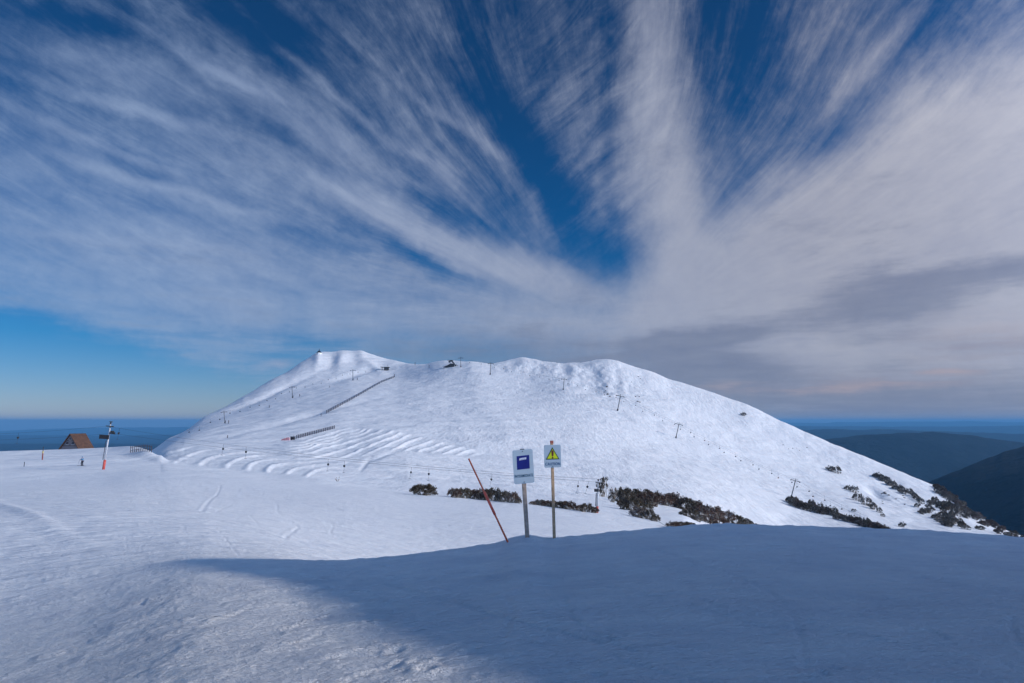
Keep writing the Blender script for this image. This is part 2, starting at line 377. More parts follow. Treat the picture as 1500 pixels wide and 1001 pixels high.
# snow-fence terraces
lines = {1: [(254, 679), (260, 675), (276, 668), (296, 661), (320, 658), (345, 657)], 2: [(290, 682), (296, 677), (312, 670), (340, 665), (370, 663), (420, 664), (440, 660), (460, 654), (500, 642), (540, 630)],
         3: [(328, 687), (336, 679), (352, 672), (380, 668), (420, 668), (460, 663), (510, 648), (552, 634)], 4: [(360, 691), (366, 682), (380, 676), (410, 672), (450, 672), (476, 667), (530, 648), (574, 633)],
         5: [(390, 694), (394, 686), (416, 680), (450, 677), (480, 674), (504, 670), (540, 654), (584, 636)], 6: [(417, 697), (422, 692), (440, 685), (470, 681), (500, 680), (570, 651), (602, 636)],
         7: [(445, 701), (452, 696), (468, 688), (490, 685), (586, 654), (616, 642)], 8: [(604, 656), (630, 647)], 9: [(618, 660), (648, 648)], 10: [(638, 661), (664, 652)], 11: [(654, 663), (674, 657)],
         12: [(672, 665), (688, 660)], 13: [(692, 667), (704, 664)], 0: [(450, 652), (490, 640), (524, 630), (240, 668), (270, 657)], -1: [(450, 646), (480, 636), (510, 627)]}
pts = np.array([p for k in lines for p in lines[k]], float)*[1, 2.0]; val = np.array([k for k in lines for p in lines[k]], float)
def tps(r2): return .5*r2*np.log(r2+1e-9)
n = len(pts); A = np.zeros((n+3, n+3)); d2m = ((pts[:, None]-pts[None])**2).sum(-1)/1e4
A[:n, :n] = tps(d2m)+np.eye(n)*.004; A[:n, n] = 1; A[:n, n+1:] = pts/100; A[n, :n] = 1; A[n+1:, :n] = pts.T/100
W = np.linalg.solve(A, np.concatenate([val, [0, 0, 0]]))
ylo = np.interp(PXG, [228, 240, 300, 400, 450, 470, 500, 520, 560, 620, 705], [668, 677, 683, 693, 699, 690, 682, 671, 658, 663, 669])
yup = np.interp(PXG, [228, 245, 300, 340, 400, 430, 510, 580, 640, 705], [660, 656, 654, 655, 653, 644, 626, 632, 646, 661])
msk = sstep(0, 4, ylo+2-PYG)*sstep(0, 4, PYG-yup+1)*sstep(228, 250, PXG)*(1-sstep(695, 712, PXG))*(R > 105)*(R < 500)
idx = np.where(msk > .01); q = np.stack([PXG[idx], PYG[idx]*2.0], 1)
ph = np.zeros(len(q))
for i in range(n): ph += W[i]*tps(((q-pts[i])**2).sum(1)/1e4)
ph += W[n]+q[:, 0]/100*W[n+1]+q[:, 1]/100*W[n+2]
ph += .055*fbm(q[:, 0]/16, q[:, 1]/16, 3, 31)
fr = ph-np.floor(ph)
prof = np.where(fr < .20, sstep(0, .20, .20-fr), 0)+np.where(fr > .62, sstep(.62, 1, fr)**1.5, 0)
amp = np.interp(R[idx], [120, 250, 400], [.24, .40, .66])*(1+.45*fbm(q[:, 0]/22, q[:, 1]/22, 3, 35))
Z[idx] += msk[idx]*amp*(prof*1.0+.15*fbm(q[:, 0]/6, q[:, 1]/6, 2, 33))
Z += (R > 105)*(R < 400)*(.5*blob(243, 668, 12, 5, -.3)-.4*blob(560, 668, 30, 2.6, -.35)-.3*blob(535, 680, 12, 3, -.9))
# ploughed berm on the left and small bank edges
Z += mid*(.10*blob(25, 748, 70, 5, .30)+.05*blob(110, 779, 70, 5, .22))

# tracks, ridges, prints
def to_world(pl):
    out = []
    for (px, py) in pl:
        j = int(np.clip(round((px+150)/step), 0, NC-1)); c = PYG[:, j]
        r0 = 3; lim = 3+330 if py > np.interp(px, crest_px, crest_py)-1 else 3+330+16+126
        i = r0+int(np.argmin(np.abs(c[r0:lim]-py))); out.append((X[i, j], Y[i, j]))
    return np.array(out)
def carve(pl, width, depth, rim=.35, seed=0):
    if seed < 100: depth *= 1.0 if seed < 13 else .5
    w = to_world(pl); m = 1.0
    if seed >= 100: kk = float(np.clip(w[:, 1].mean()/55, .12, 1)); width *= kk*.42; depth *= kk*.55
    mask = (X > w[:, 0].min()-3*width-m) & (X < w[:, 0].max()+3*width+m) & (Y > w[:, 1].min()-3*width-m) & (Y < w[:, 1].max()+3*width+m) & front
    ii = np.where(mask); x = X[ii]; y = Y[ii]; best = np.full(len(x), 1e9)
    for a, b in zip(w[:-1], w[1:]):
        ab = b-a; l2 = (ab**2).sum()+1e-9; t = np.clip(((x-a[0])*ab[0]+(y-a[1])*ab[1])/l2, 0, 1)
        best = np.minimum(best, np.hypot(x-a[0]-t*ab[0], y-a[1]-t*ab[1]))
    s = best/width; br = .7+.6*perlin(x*1.3, y*1.3, 50+seed)
    Z[ii] += depth*br*(-np.exp(-s*s)+rim*np.exp(-(s-1.9)**2*1.8))
def curve(pts_, n=14):
    p = np.array(pts_, float); t = np.linspace(0, len(p)-1, n*(len(p)-1)+1); o = []
    for tt in t:
        i = min(int(tt), len(p)-2); f = tt-i; P0 = p[max(i-1, 0)]; P1 = p[i]; P2 = p[i+1]; P3 = p[min(i+2, len(p)-1)]
        o.append(.5*((2*P1)+(-P0+P2)*f+(2*P0-5*P1+4*P2-P3)*f*f+(-P0+3*P1-3*P2+P3)*f**3))
    return o
TR = [([(560, 845), (640, 868), (730, 895), (830, 922), (930, 950)], .035, .022), ([(825, 872), (838, 900), (862, 918), (902, 934)], .03, .018), ([(742, 872), (752, 888), (745, 905), (738, 925)], .03, .014),
      ([(1482, 905), (1485, 930), (1500, 955), (1530, 975)], .03, .016), ([(1120, 800), (1250, 822), (1380, 850), (1500, 870)], .035, .012), ([(1030, 880), (1100, 910), (1240, 925), (1380, 960)], .03, .012),
      ([(1360, 922), (1385, 935)], .035, .02), ([(640, 955), (690, 940), (760, 925)], .035, -.016), ([(900, 955), (960, 975), (1060, 1000)], .035, .013), ([(1000, 790), (1150, 800), (1300, 805), (1450, 815)], .04, .012),
      ([(420, 1000), (480, 985), (540, 968), (580, 955)], .035, -.02), ([(940, 800), (1080, 845), (1160, 900), (1180, 980)], .03, .011), ([(600, 830), (760, 835), (900, 860), (1060, 900)], .035, .012),
      ([(100, 905), (200, 880), (310, 868), (385, 862)], .035, .016), ([(290, 900), (345, 880), (370, 868)], .03, -.03), ([(215, 862), (256, 856)], .03, -.045), ([(165, 840), (190, 834)], .04, -.04), ([(60, 862), (75, 855)], .03, -.03),
      ([(240, 850), (290, 846), (330, 850)], .04, -.035), ([(300, 893), (330, 886), (345, 880)], .03, -.04), ([(405, 906), (450, 893), (475, 886)], .03, -.045), ([(415, 930), (445, 920), (462, 915)], .03, -.035), ([(330, 868), (360, 862)], .05, -.04)]
for i, (pl, w, d) in enumerate(TR): carve(curve(pl), w, d, seed=i)
FT = [([(322, 713), (318, 724), (306, 735), (296, 748)], .22, .06), ([(384, 724), (404, 738), (408, 752), (436, 772), (418, 784)], .20, .06), ([(176, 764), (240, 761), (268, 764), (262, 771), (205, 775), (160, 772)], .3, .06),
      ([(8, 726), (90, 729), (170, 733), (240, 737)], .25, -.07), ([(285, 757), (318, 769), (350, 796)], .2, .06), ([(365, 754), (378, 770)], .2, .05), ([(185, 775), (188, 785), (202, 786), (225, 772)], .2, .05), ([(300, 757), (345, 760), (400, 785), (425, 795)], .2, .05),
      ([(476, 765), (488, 770), (484, 780), (500, 790)], .2, .05), ([(240, 724), (300, 735), (400, 760), (500, 790)], .25, .04), ([(340, 690), (420, 704), (470, 724)], .25, .05), ([(220, 745), (250, 752), (300, 753), (340, 740)], .25, .05), ([(510, 735), (580, 752), (640, 760)], .2, .05),
      ([(592, 773), (640, 771), (690, 772)], .18, -.06), ([(500, 770), (520, 768), (536, 771)], .15, -.06)]
for i in range(26):
    x0 = rng.uniform(-60, 620); y0 = rng.uniform(700, 752); L0 = rng.uniform(60, 260); sl = rng.uniform(-.06, .12); cv = rng.uniform(-8, 8)
    FT.append(([(x0, y0), (x0+L0*.5, y0+L0*.5*sl+cv), (x0+L0, y0+L0*sl)], rng.uniform(.12, .28), rng.uniform(.02, .05)*rng.choice([1, 1, -1])))
for i, (pl, w, d) in enumerate(FT):
    pl = [p for p in pl if p[1] < 808]
    if len(pl) > 1: carve(curve(pl), w, d, seed=100+i)
def dent(px, py, r, depth):
    r *= .8; depth *= .6
    w = to_world([(px, py)])[0]; dd = np.hypot((X-w[0]), (Y-w[1])*1.0)/r
    m_ = dd < 4; Z[m_] += depth*(-np.exp(-dd[m_]**2)+.5*np.exp(-(dd[m_]-1.7)**2*3))
for (px, py, r, d) in [(580, 942, .075, .05), (571, 934, .05, .03), (614, 958, .08, .06), (624, 968, .08, .055), (540, 900, .05, .03), (556, 846, .05, .03), (560, 872, .05, .03), (538, 832, .06, .03), (788, 932, .06, -.035), (902, 928, .05, -.03), (875, 980, .07, .03),
                       (1074, 897, .04, .02), (1016, 828, .05, .02), (1186, 909, .07, .02), (1205, 985, .05, .03), (1223, 977, .05, .03), (1258, 901, .04, .015), (1138, 848, .05, .02), (705, 975, .06, .02), (1130, 923, .05, .015)]:
    dent(px, py, r, d)
for (px, py, r, d) in [(771, 787, .16, -.05), (777, 789, .10, -.05), (811, 789, .12, -.04), (744, 793, .10, -.04), (763, 789, .10, -.04)]: dent(px, py, r, d)
# lumpy rim along the crest by the signs
Z += near*(R > 9)*.03*np.maximum(0, fbm(X/.35, Y/.35, 3, 41))*sstep(9.5, 11.5, Y)

# unseen snow bank added beside the camera, outside the frame, shaped to shade the foreground
BT = [-30, -22, 0, 3.4, 4.6, 6.0, 8.0, 9.2, 10.0, 11.3, 12.0, 13.2, 14.9, 16.0, 17]
BH = [-4, 5.5, 6.2, 6.4, 6.7, 7.3, 7.9, 8.3, 8.9, 9.7, 7.6, 7.5, 3.4, -1.5, -4]
# top height (above the eye) of a long bank whose crest runs from behind the camera forward, seen along the sun's direction
tt = Y*math.cos(rad(SUN_AZ-90))+X*math.sin(rad(SUN_AZ-90))          # coordinate across the sun's rays
topz = np.interp(tt, BT, BH)+.35*fbm(tt/1.6, tt*0, 4, 61)+.25*fbm(X/2.2, Y/2.2, 3, 62)
side = 1-sstep(.08, 1, np.abs((X-20.5-.25*(Y-4))/np.where(X < 20.5, 10.5, 14)))
bz = -4+(topz+4)*side
Z = np.where((X > 8.5) & (side > 0) & (tt < 17), np.maximum(Z, bz), Z)

def grid_mesh(name, X, Y, Z, mtl, wrap=True, center=True):
    nr, nc = X.shape; co = np.stack([X, Y, Z], -1).reshape(-1, 3)
    cols = nc if wrap else nc-1
    i = np.arange(nr-1)[:, None]; j = np.arange(cols)[None]; j2 = (j+1) % nc
    q = np.stack([i*nc+j, i*nc+j2, (i+1)*nc+j2, (i+1)*nc+j], -1).reshape(-1, 4)
    me = bpy.data.meshes.new(name)
    nv = len(co)
    if center: co = np.concatenate([co, [[0, 0, Z[0].mean()]]])
    tri = []
    if center: tri = np.stack([np.full(nc, nv), (np.arange(nc)+1) % nc, np.arange(nc)], -1)
    me.vertices.add(len(co)); me.vertices.foreach_set('co', co.astype(np.float32).ravel())
    nl = q.size+(tri.size if center else 0); npoly = len(q)+(len(tri) if center else 0)
    loops = np.concatenate([q.ravel(), tri.ravel()]) if center else q.ravel()
    me.loops.add(nl); me.loops.foreach_set('vertex_index', loops.astype(np.int32))
    st = np.concatenate([np.arange(len(q))*4, len(q)*4+np.arange(len(tri))*3]) if center else np.arange(len(q))*4
    me.polygons.add(npoly); me.polygons.foreach_set('loop_start', st.astype(np.int32))
    me.polygons.foreach_set('use_smooth', np.ones(npoly, bool))
    me.materials.append(mtl); me.update(calc_edges=True); me.validate()
    o = bpy.data.objects.new(name, me); C.objects.link(o); return o
ground = grid_mesh('ground', X, Y, Z, M_SNOW); tag(ground, kind='structure')
bpy.context.view_layer.update()
BVH = BVHTree.FromObject(ground, bpy.context.evaluated_depsgraph_get())
def hit(px, py, dmin=14.0):
    r = ray(px, py); r = r/r.y
    p, nrm, i, d = BVH.ray_cast(r*dmin, r.normalized())
    return p
def gz(x, y):
    p, nrm, i, d = BVH.ray_cast(Vector((x, y, 600)), Vector((0, 0, -1)))
    return p.z if p else -50
def gpos(px, py, dmin=14.0, sink=0.0):
    p = hit(px, py, dmin)
    k = 0
    while p is None and k < 40: k += 1; p = hit(px, py+k*.5, dmin)
    return Vector((p.x, p.y, p.z-sink))
def gpos_d(px, depth):
    x = (px-750)/F*depth
    return Vector((x*1.0, depth, gz(x, depth)))

# ------------------------------------------------------------------ far forested hills
HX = [-400, 0, 60, 100, 160, 250, 400, 800, 1100, 1160, 1215, 1230, 1280, 1350, 1380, 1420, 1450, 1480, 1500, 1560, 1650, 1900]
hp = np.arange(-400, 1901, 3.0); nh = len(hp)
def hi(xs, ys): return np.interp(hp, xs, ys)
def nz(a, f, s): return a*fbm(hp/f, hp*0+s, 5, s)
kn = [(600, np.full(nh, -420.0)), (1300, np.full(nh, -480.0)),
      (1900, hi([-400, 1150, 1300, 1400, 1500, 1650, 1900], [-620, -620, -420, -300, -190, -160, -150])),
      (2500, pz(2500, hi([-400, 1150, 1250, 1300, 1350, 1380, 1420, 1450, 1480, 1500, 1560, 1650, 1900], [900, 900, 800, 745, 715, 700, 684, 672, 662, 657, 646, 638, 630])+nz(1.2, 22, 3))),
      (3600, hi([-400, 1200, 1500, 1900], [-620, -620, -480, -400])), (4700, hi([-400, 1100, 1900], [-640, -560, -520])),
      (6000, pz(6000, hi([-400, 700, 1100, 1200, 1220, 1280, 1330, 1355, 1380, 1405, 1420, 1450, 1500, 1600, 1900], [730, 720, 665, 645, 643, 638, 634, 633, 635, 637.5, 639, 644, 650, 655, 655])+nz(.8, 30, 4))),
      (8200, np.full(nh, -560.0)), (12000, pz(12000, hi([-400, 250, 700, 1150, 1300, 1500, 1900], [652, 652, 660, 630, 630, 636, 634])+nz(1.2, 60, 5))),
      (16000, np.full(nh, -520.0)), (22000, pz(22000, hi([-400, 0, 60, 160, 260, 700, 1150, 1400, 1500, 1900], [640, 638.5, 638, 640, 637, 636, 624.5, 625.5, 624, 625])+nz(.8, 45, 6))),
      (29000, np.full(nh, -620.0)), (38000, pz(38000, hi([-400, 0, 60, 100, 160, 260, 700, 1150, 1212, 1225, 1260, 1300, 1395, 1420, 1450, 1500, 1900], [633, 631.5, 629, 627.5, 626.5, 626, 624, 619.5, 619.8, 618.4, 618.6, 618, 617.6, 616.8, 618.2, 619, 619])+nz(.5, 28, 7))),
      (46000, np.full(nh, -950.0))]
HD = np.array([np.full(nh, float(a)) for a, b in kn]); HZ = np.array([b for a, b in kn])
KD, KZ = HD, HZ; KM = pchip_slopes(KD, KZ)
hd, hz = [], []
for k in range(len(kn)-1):
    for i in range(14):
        d, z = evalseg(k, i/14, False); hd.append(d); hz.append(z)
hd.append(KD[-1]); hz.append(KZ[-1]); hd = np.array(hd); hz = np.array(hz)
hx = u_of(hp[None], hz/hd)*hd; hy = hd
hz = hz+np.where(hd > 1400, 1, 0)*np.interp(hd, [1400, 2500, 6000, 40000], [10, 26, 34, 10])*(.35-np.abs(fbm(hx/1100, hy/1100, 6, 71, .55)))
hills = grid_mesh('hills', hx, hy, hz, M_FOREST, wrap=False, center=False); tag(hills, kind='structure')
# the lowland all round, reaching the horizon
a = np.linspace(0, 2*np.pi, 73)[:-1]; rr = np.array([900., 5000., 20000., 50000.])
lx = rr[:, None]*np.sin(a)[None]; ly = rr[:, None]*np.cos(a)[None]
low = grid_mesh('lowland', lx, ly, np.full(lx.shape, -700.0)+20*fbm(lx/3000, ly/3000, 2, 8), M_FOREST, center=True); tag(low, kind='structure')

# ------------------------------------------------------------------ haze
hzb = MB().box((0, 10000, -430), (110000, 100000, 1140))
m = bpy.data.materials.new('haze_air'); nt, N, L = nodes_of(m); N.remove(N['Principled BSDF'])
pv = N.new('ShaderNodeVolumePrincipled'); pv.inputs['Color'].default_value = (.16, .45, .80, 1); pv.inputs['Density'].default_value = 4.4e-5
pv.inputs['Anisotropy'].default_value = 0.0
L.new(pv.outputs[0], N['Material Output'].inputs['Volume'])
hzo = hzb.build('haze', m); tag(hzo, kind='stuff')

# ------------------------------------------------------------------ light
sun = bpy.data.lights.new('sun', 'SUN'); sun.energy = 3.05; sun.angle = rad(.8); sun.color = (1, .92, .81)
so = bpy.data.objects.new('sun', sun); C.objects.link(so)
sd = Vector((math.sin(rad(SUN_AZ))*math.cos(rad(SUN_EL)), math.cos(rad(SUN_AZ))*math.cos(rad(SUN_EL)), math.sin(rad(SUN_EL))))
so.rotation_euler = sd.to_track_quat('Z', 'Y').to_euler()

# ------------------------------------------------------------------ sky with cirrus
world = bpy.data.worlds.new('World'); scene.world = world; world.use_nodes = True
nt = world.node_tree; N = nt.nodes; L = nt.links; N.clear()
def mth(op, a, b=None, c=None, clamp=False):
    n = N.new('ShaderNodeMath'); n.operation = op; n.use_clamp = clamp
    for i, q in enumerate((a, b, c)):
        if q is None: continue
        if isinstance(q, (int, float)): n.inputs[i].default_value = q
        else: L.new(q, n.inputs[i])
    return n.outputs[0]
def comb(x, y, z=0.0):
    n = N.new('ShaderNodeCombineXYZ')
    for i, q in enumerate((x, y, z)):
        if isinstance(q, (int, float)): n.inputs[i].default_value = q
        else: L.new(q, n.inputs[i])
    return n.outputs[0]
def nois(vec, scale, detail=4, rough=.55, dist=0.0, out='Fac'):
    n = N.new('ShaderNodeTexNoise'); n.inputs['Scale'].default_value = scale; n.inputs['Detail'].default_value = detail
    n.inputs['Roughness'].default_value = rough; n.inputs['Distortion'].default_value = dist; L.new(vec, n.inputs['Vector']); return n.outputs[out]
def mrange(v, a, b, c=0.0, d=1.0, smooth=True):
    n = N.new('ShaderNodeMapRange'); n.interpolation_type = 'SMOOTHSTEP' if smooth else 'LINEAR'
    for i, q in enumerate((v, a, b, c, d)):
        if isinstance(q, (int, float)): n.inputs[i].default_value = q
        else: L.new(q, n.inputs[i])
    return n.outputs[0]
def mixc(f, a, b, mode='MIX'):
    n = N.new('ShaderNodeMix'); n.data_type = 'RGBA'; n.blend_type = mode
    for i, q in ((0, f), (6, a), (7, b)):
        if isinstance(q, (int, float)): n.inputs[i].default_value = q
        elif isinstance(q, tuple): n.inputs[i].default_value = q+(1,)
        else: L.new(q, n.inputs[i])
    return n.outputs[2]
def mixf(f, a, b):
    n = N.new('ShaderNodeMix'); n.data_type = 'FLOAT'
    for i, q in ((0, f), (2, a), (3, b)):
        if isinstance(q, (int, float)): n.inputs[i].default_value = q
        else: L.new(q, n.inputs[i])
    return n.outputs[0]
def ae(px, py):
    r = ray(px, py); r.normalize(); return 1000*math.atan2(r.x, r.y), 1000*math.asin(r.z)
tc = N.new('ShaderNodeTexCoord'); sp = N.new('ShaderNodeSeparateXYZ'); L.new(tc.outputs['Generated'], sp.inputs[0])
az = mth('MULTIPLY', mth('ARCTAN2', sp.outputs[0], sp.outputs[1]), 1000.0)
el = mth('MULTIPLY', mth('ARCSINE', sp.outputs[2]), 1000.0)
P = comb(az, el)
wn = nois(P, 1/170, 3, .5, out='Color')
def vm(op, a, b):
    n = N.new('ShaderNodeVectorMath'); n.operation = op
    for i, q in enumerate((a, b)):
        if isinstance(q, tuple): n.inputs[i].default_value = q
        else: L.new(q, n.inputs[i])
    return n.outputs[0]
PW = vm('ADD', P, vm('MULTIPLY', vm('SUBTRACT', wn, (.5, .5, .5)), (50, 34, 0)))
wf = nois(P, 1/45, 4, .6, out='Color')
PW = vm('ADD', PW, vm('MULTIPLY', vm('SUBTRACT', wf, (.5, .5, .5)), (22, 16, 0)))
def blobs(lst, acc):
    for (x1, y1, x2, y2, hw, am) in lst:
        a1 = ae(x1, y1); a2 = ae(x2, y2); cx, cy = (a1[0]+a2[0])/2, (a1[1]+a2[1])/2
        an = math.atan2(a2[1]-a1[1], a2[0]-a1[0]); hl = math.hypot(a2[0]-a1[0], a2[1]-a1[1])/2+hw*.6
        mp = N.new('ShaderNodeMapping'); mp.vector_type = 'TEXTURE'; mp.inputs['Location'].default_value = (cx, cy, 0)
        mp.inputs['Rotation'].default_value = (0, 0, an); mp.inputs['Scale'].default_value = (hl*1.25, hw*1.4, 1000)
        L.new(PW, mp.inputs['Vector']); g = N.new('ShaderNodeTexGradient'); g.gradient_type = 'SPHERICAL'; L.new(mp.outputs[0], g.inputs[0])
        acc = mth('MULTIPLY_ADD', g.outputs['Fac'], am, acc)
    return acc
CLOUD = [(-20, 90, 340, 195, 9, .45), (330, -10, 640, 250, 8, .45), (60, 215, 430, 330, 8, .4), (0, 150, 260, 250, 7, .35), (520, 60, 740, 240, 8, .35), (450, 250, 660, 380, 7, .4), (0, 330, 380, 375, 8, .3), (180, 30, 420, 150, 7, .35), (-200, 260, 560, 375, 160, .52), (-250, 40, 520, 190, 150, .33), (250, 90, 700, 290, 90, .32), (520, -40, 760, 240, 90, .25), (0, 400, 620, 480, 80, .60), (490, 275, 850, 425, 30, 1.2), (570, 440, 950, 500, 110, .95),
         (640, 120, 775, 285, 22, .55), (765, 270, 805, 360, 14, .5), (600, 210, 700, 310, 20, .4), (955, -200, 965, 420, 52, 1.15), (1000, 200, 1010, 430, 40, .6), (800, -60, 890, 330, 70, .42), (930, 500, 1800, 400, 130, 1.05),
         (1020, 420, 1750, 60, 88, 1.05), (1050, 420, 1700, 250, 110, .8), (850, 560, 1800, 560, 110, .95), (1225, 150, 1370, -30, 14, .42), (1195, 200, 1240, 120, 12, .3), (1050, 110, 1600, 110, 170, .42), (560, -30, 760, 120, 70, .22),
         (-30, 505, 35, 506, 7, .7), (385, 538, 440, 534, 8, .8), (20, 50, 280, 120, 24, .4), (230, 50, 420, 140, 20, .35), (350, 110, 600, 270, 22, .25), (60, 190, 400, 330, 18, .25), (0, 320, 500, 400, 30, .25),
         (1500, 600, 2600, 300, 500, .8), (-900, 300, -300, 300, 250, .4), (900, 330, 1050, 300, 60, .25), (820, 250, 960, 150, 14, .2), (830, 330, 960, 230, 14, .2)]
HOLE = [(-300, 548, 290, 600, 76, -2.2), (600, 300, 740, 375, 28, -.9), (700, 150, 900, 390, 50, -.42), (300, -30, 480, 110, 36, -.4), (1060, -60, 1110, 200, 50, -.35), (1180, 160, 1290, 240, 60, -.35), (1300, 60, 1480, 10, 60, -.35),
        (-20, 100, 220, 190, 20, -.3), (550, 350, 700, 425, 16, -.6), (80, 15, 200, 65, 18, -.4), (100, 200, 320, 300, 14, -.35), (830, 360, 935, 385, 26, -.35), (640, 20, 790, 240, 36, -.35), (-250, 470, 60, 480, 22, -.4), (330, 160, 460, 230, 14, -.3), (120, 350, 330, 375, 9, -.3)]
dens = blobs(CLOUD+HOLE, 0.17)
aV = ae(905, 470)
dx = mth('SUBTRACT', az, aV[0]); dy = mth('SUBTRACT', el, aV[1]+0.0)
ph_ = mth('ARCTAN2', dx, mth('ADD', dy, 20.0)); rho = mth('SQRT', mth('ADD', mth('MULTIPLY', dx, dx), mth('MULTIPLY', dy, dy)))
wsep = N.new('ShaderNodeSeparateXYZ'); L.new(wn, wsep.inputs[0])
phw = mth('ADD', ph_, mth('MULTIPLY', mth('SUBTRACT', nois(P, 1/300, 1, .3), .5), .16))
S1 = nois(comb(mth('MULTIPLY', phw, 8.5), mth('MULTIPLY', rho, .0030)), 1.0, 7, .62, 0)
S2 = nois(comb(mth('MULTIPLY', phw, 24.0), mth('MULTIPLY', rho, .010), 3.3), 1.0, 8, .70, 0)
el2 = mth('MULTIPLY', mth('LOGARITHM', mth('MAXIMUM', mth('ADD', el, 60.0), 5.0), 2.718), 5.5)
S3 = nois(comb(mth('MULTIPLY', az, .0045), el2, 1.0), 1.6, 7, .64, .1)
def rotn(ang, sx, sy, sc_):
    mp = N.new('ShaderNodeMapping'); mp.inputs['Rotation'].default_value = (0, 0, ang); L.new(P, mp.inputs['Vector'])
    m2 = N.new('ShaderNodeMapping'); m2.inputs['Scale'].default_value = (sx, sy, 1); L.new(mp.outputs[0], m2.inputs['Vector']); return nois(m2.outputs[0], sc_, 7, .66, .5)
S4 = nois(P, 1/32, 7, .68, .3)
SL = rotn(.40, .22, 1, 1/34)
SR = rotn(-.62, .25, 1, 1/26)
lowmix = mrange(el, 60.0, 240.0, 0.0, 1.0)
rad_ = mth('ADD', mth('MULTIPLY', S1, .54), mth('MULTIPLY', S2, .46))
rad_ = mth('ADD', mth('MULTIPLY', mth('SUBTRACT', rad_, .5), mrange(rho, 60.0, 380.0, .10, 1.0)), .5)
rad_ = mixf(mrange(az, -120.0, -520.0, 0.0, .55), rad_, SL)
rad_ = mixf(mth('MINIMUM', blobs([(850, -60, 880, 330, 110, 1.2)], 0.0), .55), rad_, SR)
st = mixf(mth('MULTIPLY_ADD', lowmix, .80, .15), S3, rad_)
st = mth('MULTIPLY_ADD', mth('SUBTRACT', S4, .5), .26, st)
sn_ = mth('SUBTRACT', st, .5)
dens = mth('SUBTRACT', dens, mrange(el, 250.0, 520.0, 0.0, .16))
dd = mth('MULTIPLY_ADD', sn_, mrange(dens, .2, 1.0, 2.3, 1.5), dens)
alpha = mth('MULTIPLY', mrange(dd, -.12, 1.50, 0.0, 1.0, True), .92, clamp=True)
alpha = mth('MULTIPLY', alpha, mrange(dens, -.6, .0, 0.0, 1.0))
# cloud tone: lit veil, lilac to the left, warmer grey to the right, darker thick bands
tone = mrange(az, -500.0, 450.0, 0.0, 1.0, False)
cc = mixc(tone, (.29, .385, .58), (.395, .405, .485))
DARK = [(1200, 455, 1400, 430, 38, 1.3), (1350, 420, 1650, 360, 26, 1.0), (940, 505, 1180, 470, 20, 1.1), (835, 430, 880, 430, 34, .5), (900, 590, 1900, 590, 55, 1.2), (720, 530, 1150, 545, 50, .8), (1250, 497, 1650, 505, 14, .6), (480, 512, 900, 515, 36, .75), (950, 525, 1150, 535, 30, .6)]
dk = blobs(DARK, 0.0)
dk = mrange(mth('MULTIPLY_ADD', mth('SUBTRACT', S3, .5), 2.3, dk), .0, 1.05, 0.0, 1.0)
cc = mixc(mth('MULTIPLY', dk, .58, clamp=True), cc, (.105, .135, .235))
pk = blobs([(1000, 568, 1500, 552, 8, .4), (1170, 545, 1400, 555, 10, .25), (1340, 543, 1440, 541, 6, .9), (1000, 575, 1300, 560, 8, .3), (1330, 500, 1600, 500, 30, .3)], 0.0)
cc = mixc(mth('MULTIPLY', mth('MULTIPLY', pk, mrange(S3, .4, .6, .2, 1.2)), .8, clamp=True), cc, (.46, .36, .37))
cb = mixc(1.0, cc, comb(mrange(st, .3, .75, .80, 1.18, False), mrange(st, .3, .75, .82, 1.16, False), mrange(st, .3, .75, .88, 1.10, False)), 'MULTIPLY')
sky = N.new('ShaderNodeTexSky'); sky.sky_type = 'NISHITA'; sky.sun_disc = False
sky.sun_elevation = rad(SUN_EL); sky.sun_rotation = rad(SUN_AZ); sky.altitude = 1700; sky.air_density = 1.0; sky.dust_density = .5; sky.ozone_density = 3.0
STR = 0.08
tr_ = N.new('ShaderNodeValToRGB'); L.new(mrange(el, 0.0, 500.0, 0.0, 1.0, False), tr_.inputs['Fac']); e_ = tr_.color_ramp.elements
e_[0].position = 0; e_[0].color = (.72, .72, .95, 1); e_[1].position = 1; e_[1].color = (.10, .46, .76, 1)
k_ = e_.new(.22); k_.color = (.17, .60, .93, 1); k_ = e_.new(.55); k_.color = (.06, .50, .86, 1)
tint = tr_.outputs['Color']
base = mixc(1.0, sky.outputs[0], tint, 'MULTIPLY')
sc = N.new('ShaderNodeVectorMath'); sc.operation = 'SCALE'; sc.inputs['Scale'].default_value = 1/STR; L.new(cb, sc.inputs[0])
# added sky gain round the sun and, warm-tinted, behind the camera to fill shadows
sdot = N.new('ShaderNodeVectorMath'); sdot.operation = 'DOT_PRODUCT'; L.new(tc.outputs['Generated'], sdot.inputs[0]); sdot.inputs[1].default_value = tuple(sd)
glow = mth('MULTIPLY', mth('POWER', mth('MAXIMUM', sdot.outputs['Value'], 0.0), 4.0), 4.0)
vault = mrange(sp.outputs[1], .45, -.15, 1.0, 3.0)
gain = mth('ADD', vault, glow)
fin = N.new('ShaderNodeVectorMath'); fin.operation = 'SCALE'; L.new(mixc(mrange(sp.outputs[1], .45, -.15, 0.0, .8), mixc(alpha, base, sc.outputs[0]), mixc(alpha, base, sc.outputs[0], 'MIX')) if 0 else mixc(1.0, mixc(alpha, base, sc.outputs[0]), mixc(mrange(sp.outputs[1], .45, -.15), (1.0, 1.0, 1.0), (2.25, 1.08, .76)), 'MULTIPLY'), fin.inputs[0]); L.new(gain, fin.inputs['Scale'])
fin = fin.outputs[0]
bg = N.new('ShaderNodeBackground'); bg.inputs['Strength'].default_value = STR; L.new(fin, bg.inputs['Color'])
wo = N.new('ShaderNodeOutputWorld'); L.new(bg.outputs[0], wo.inputs['Surface'])
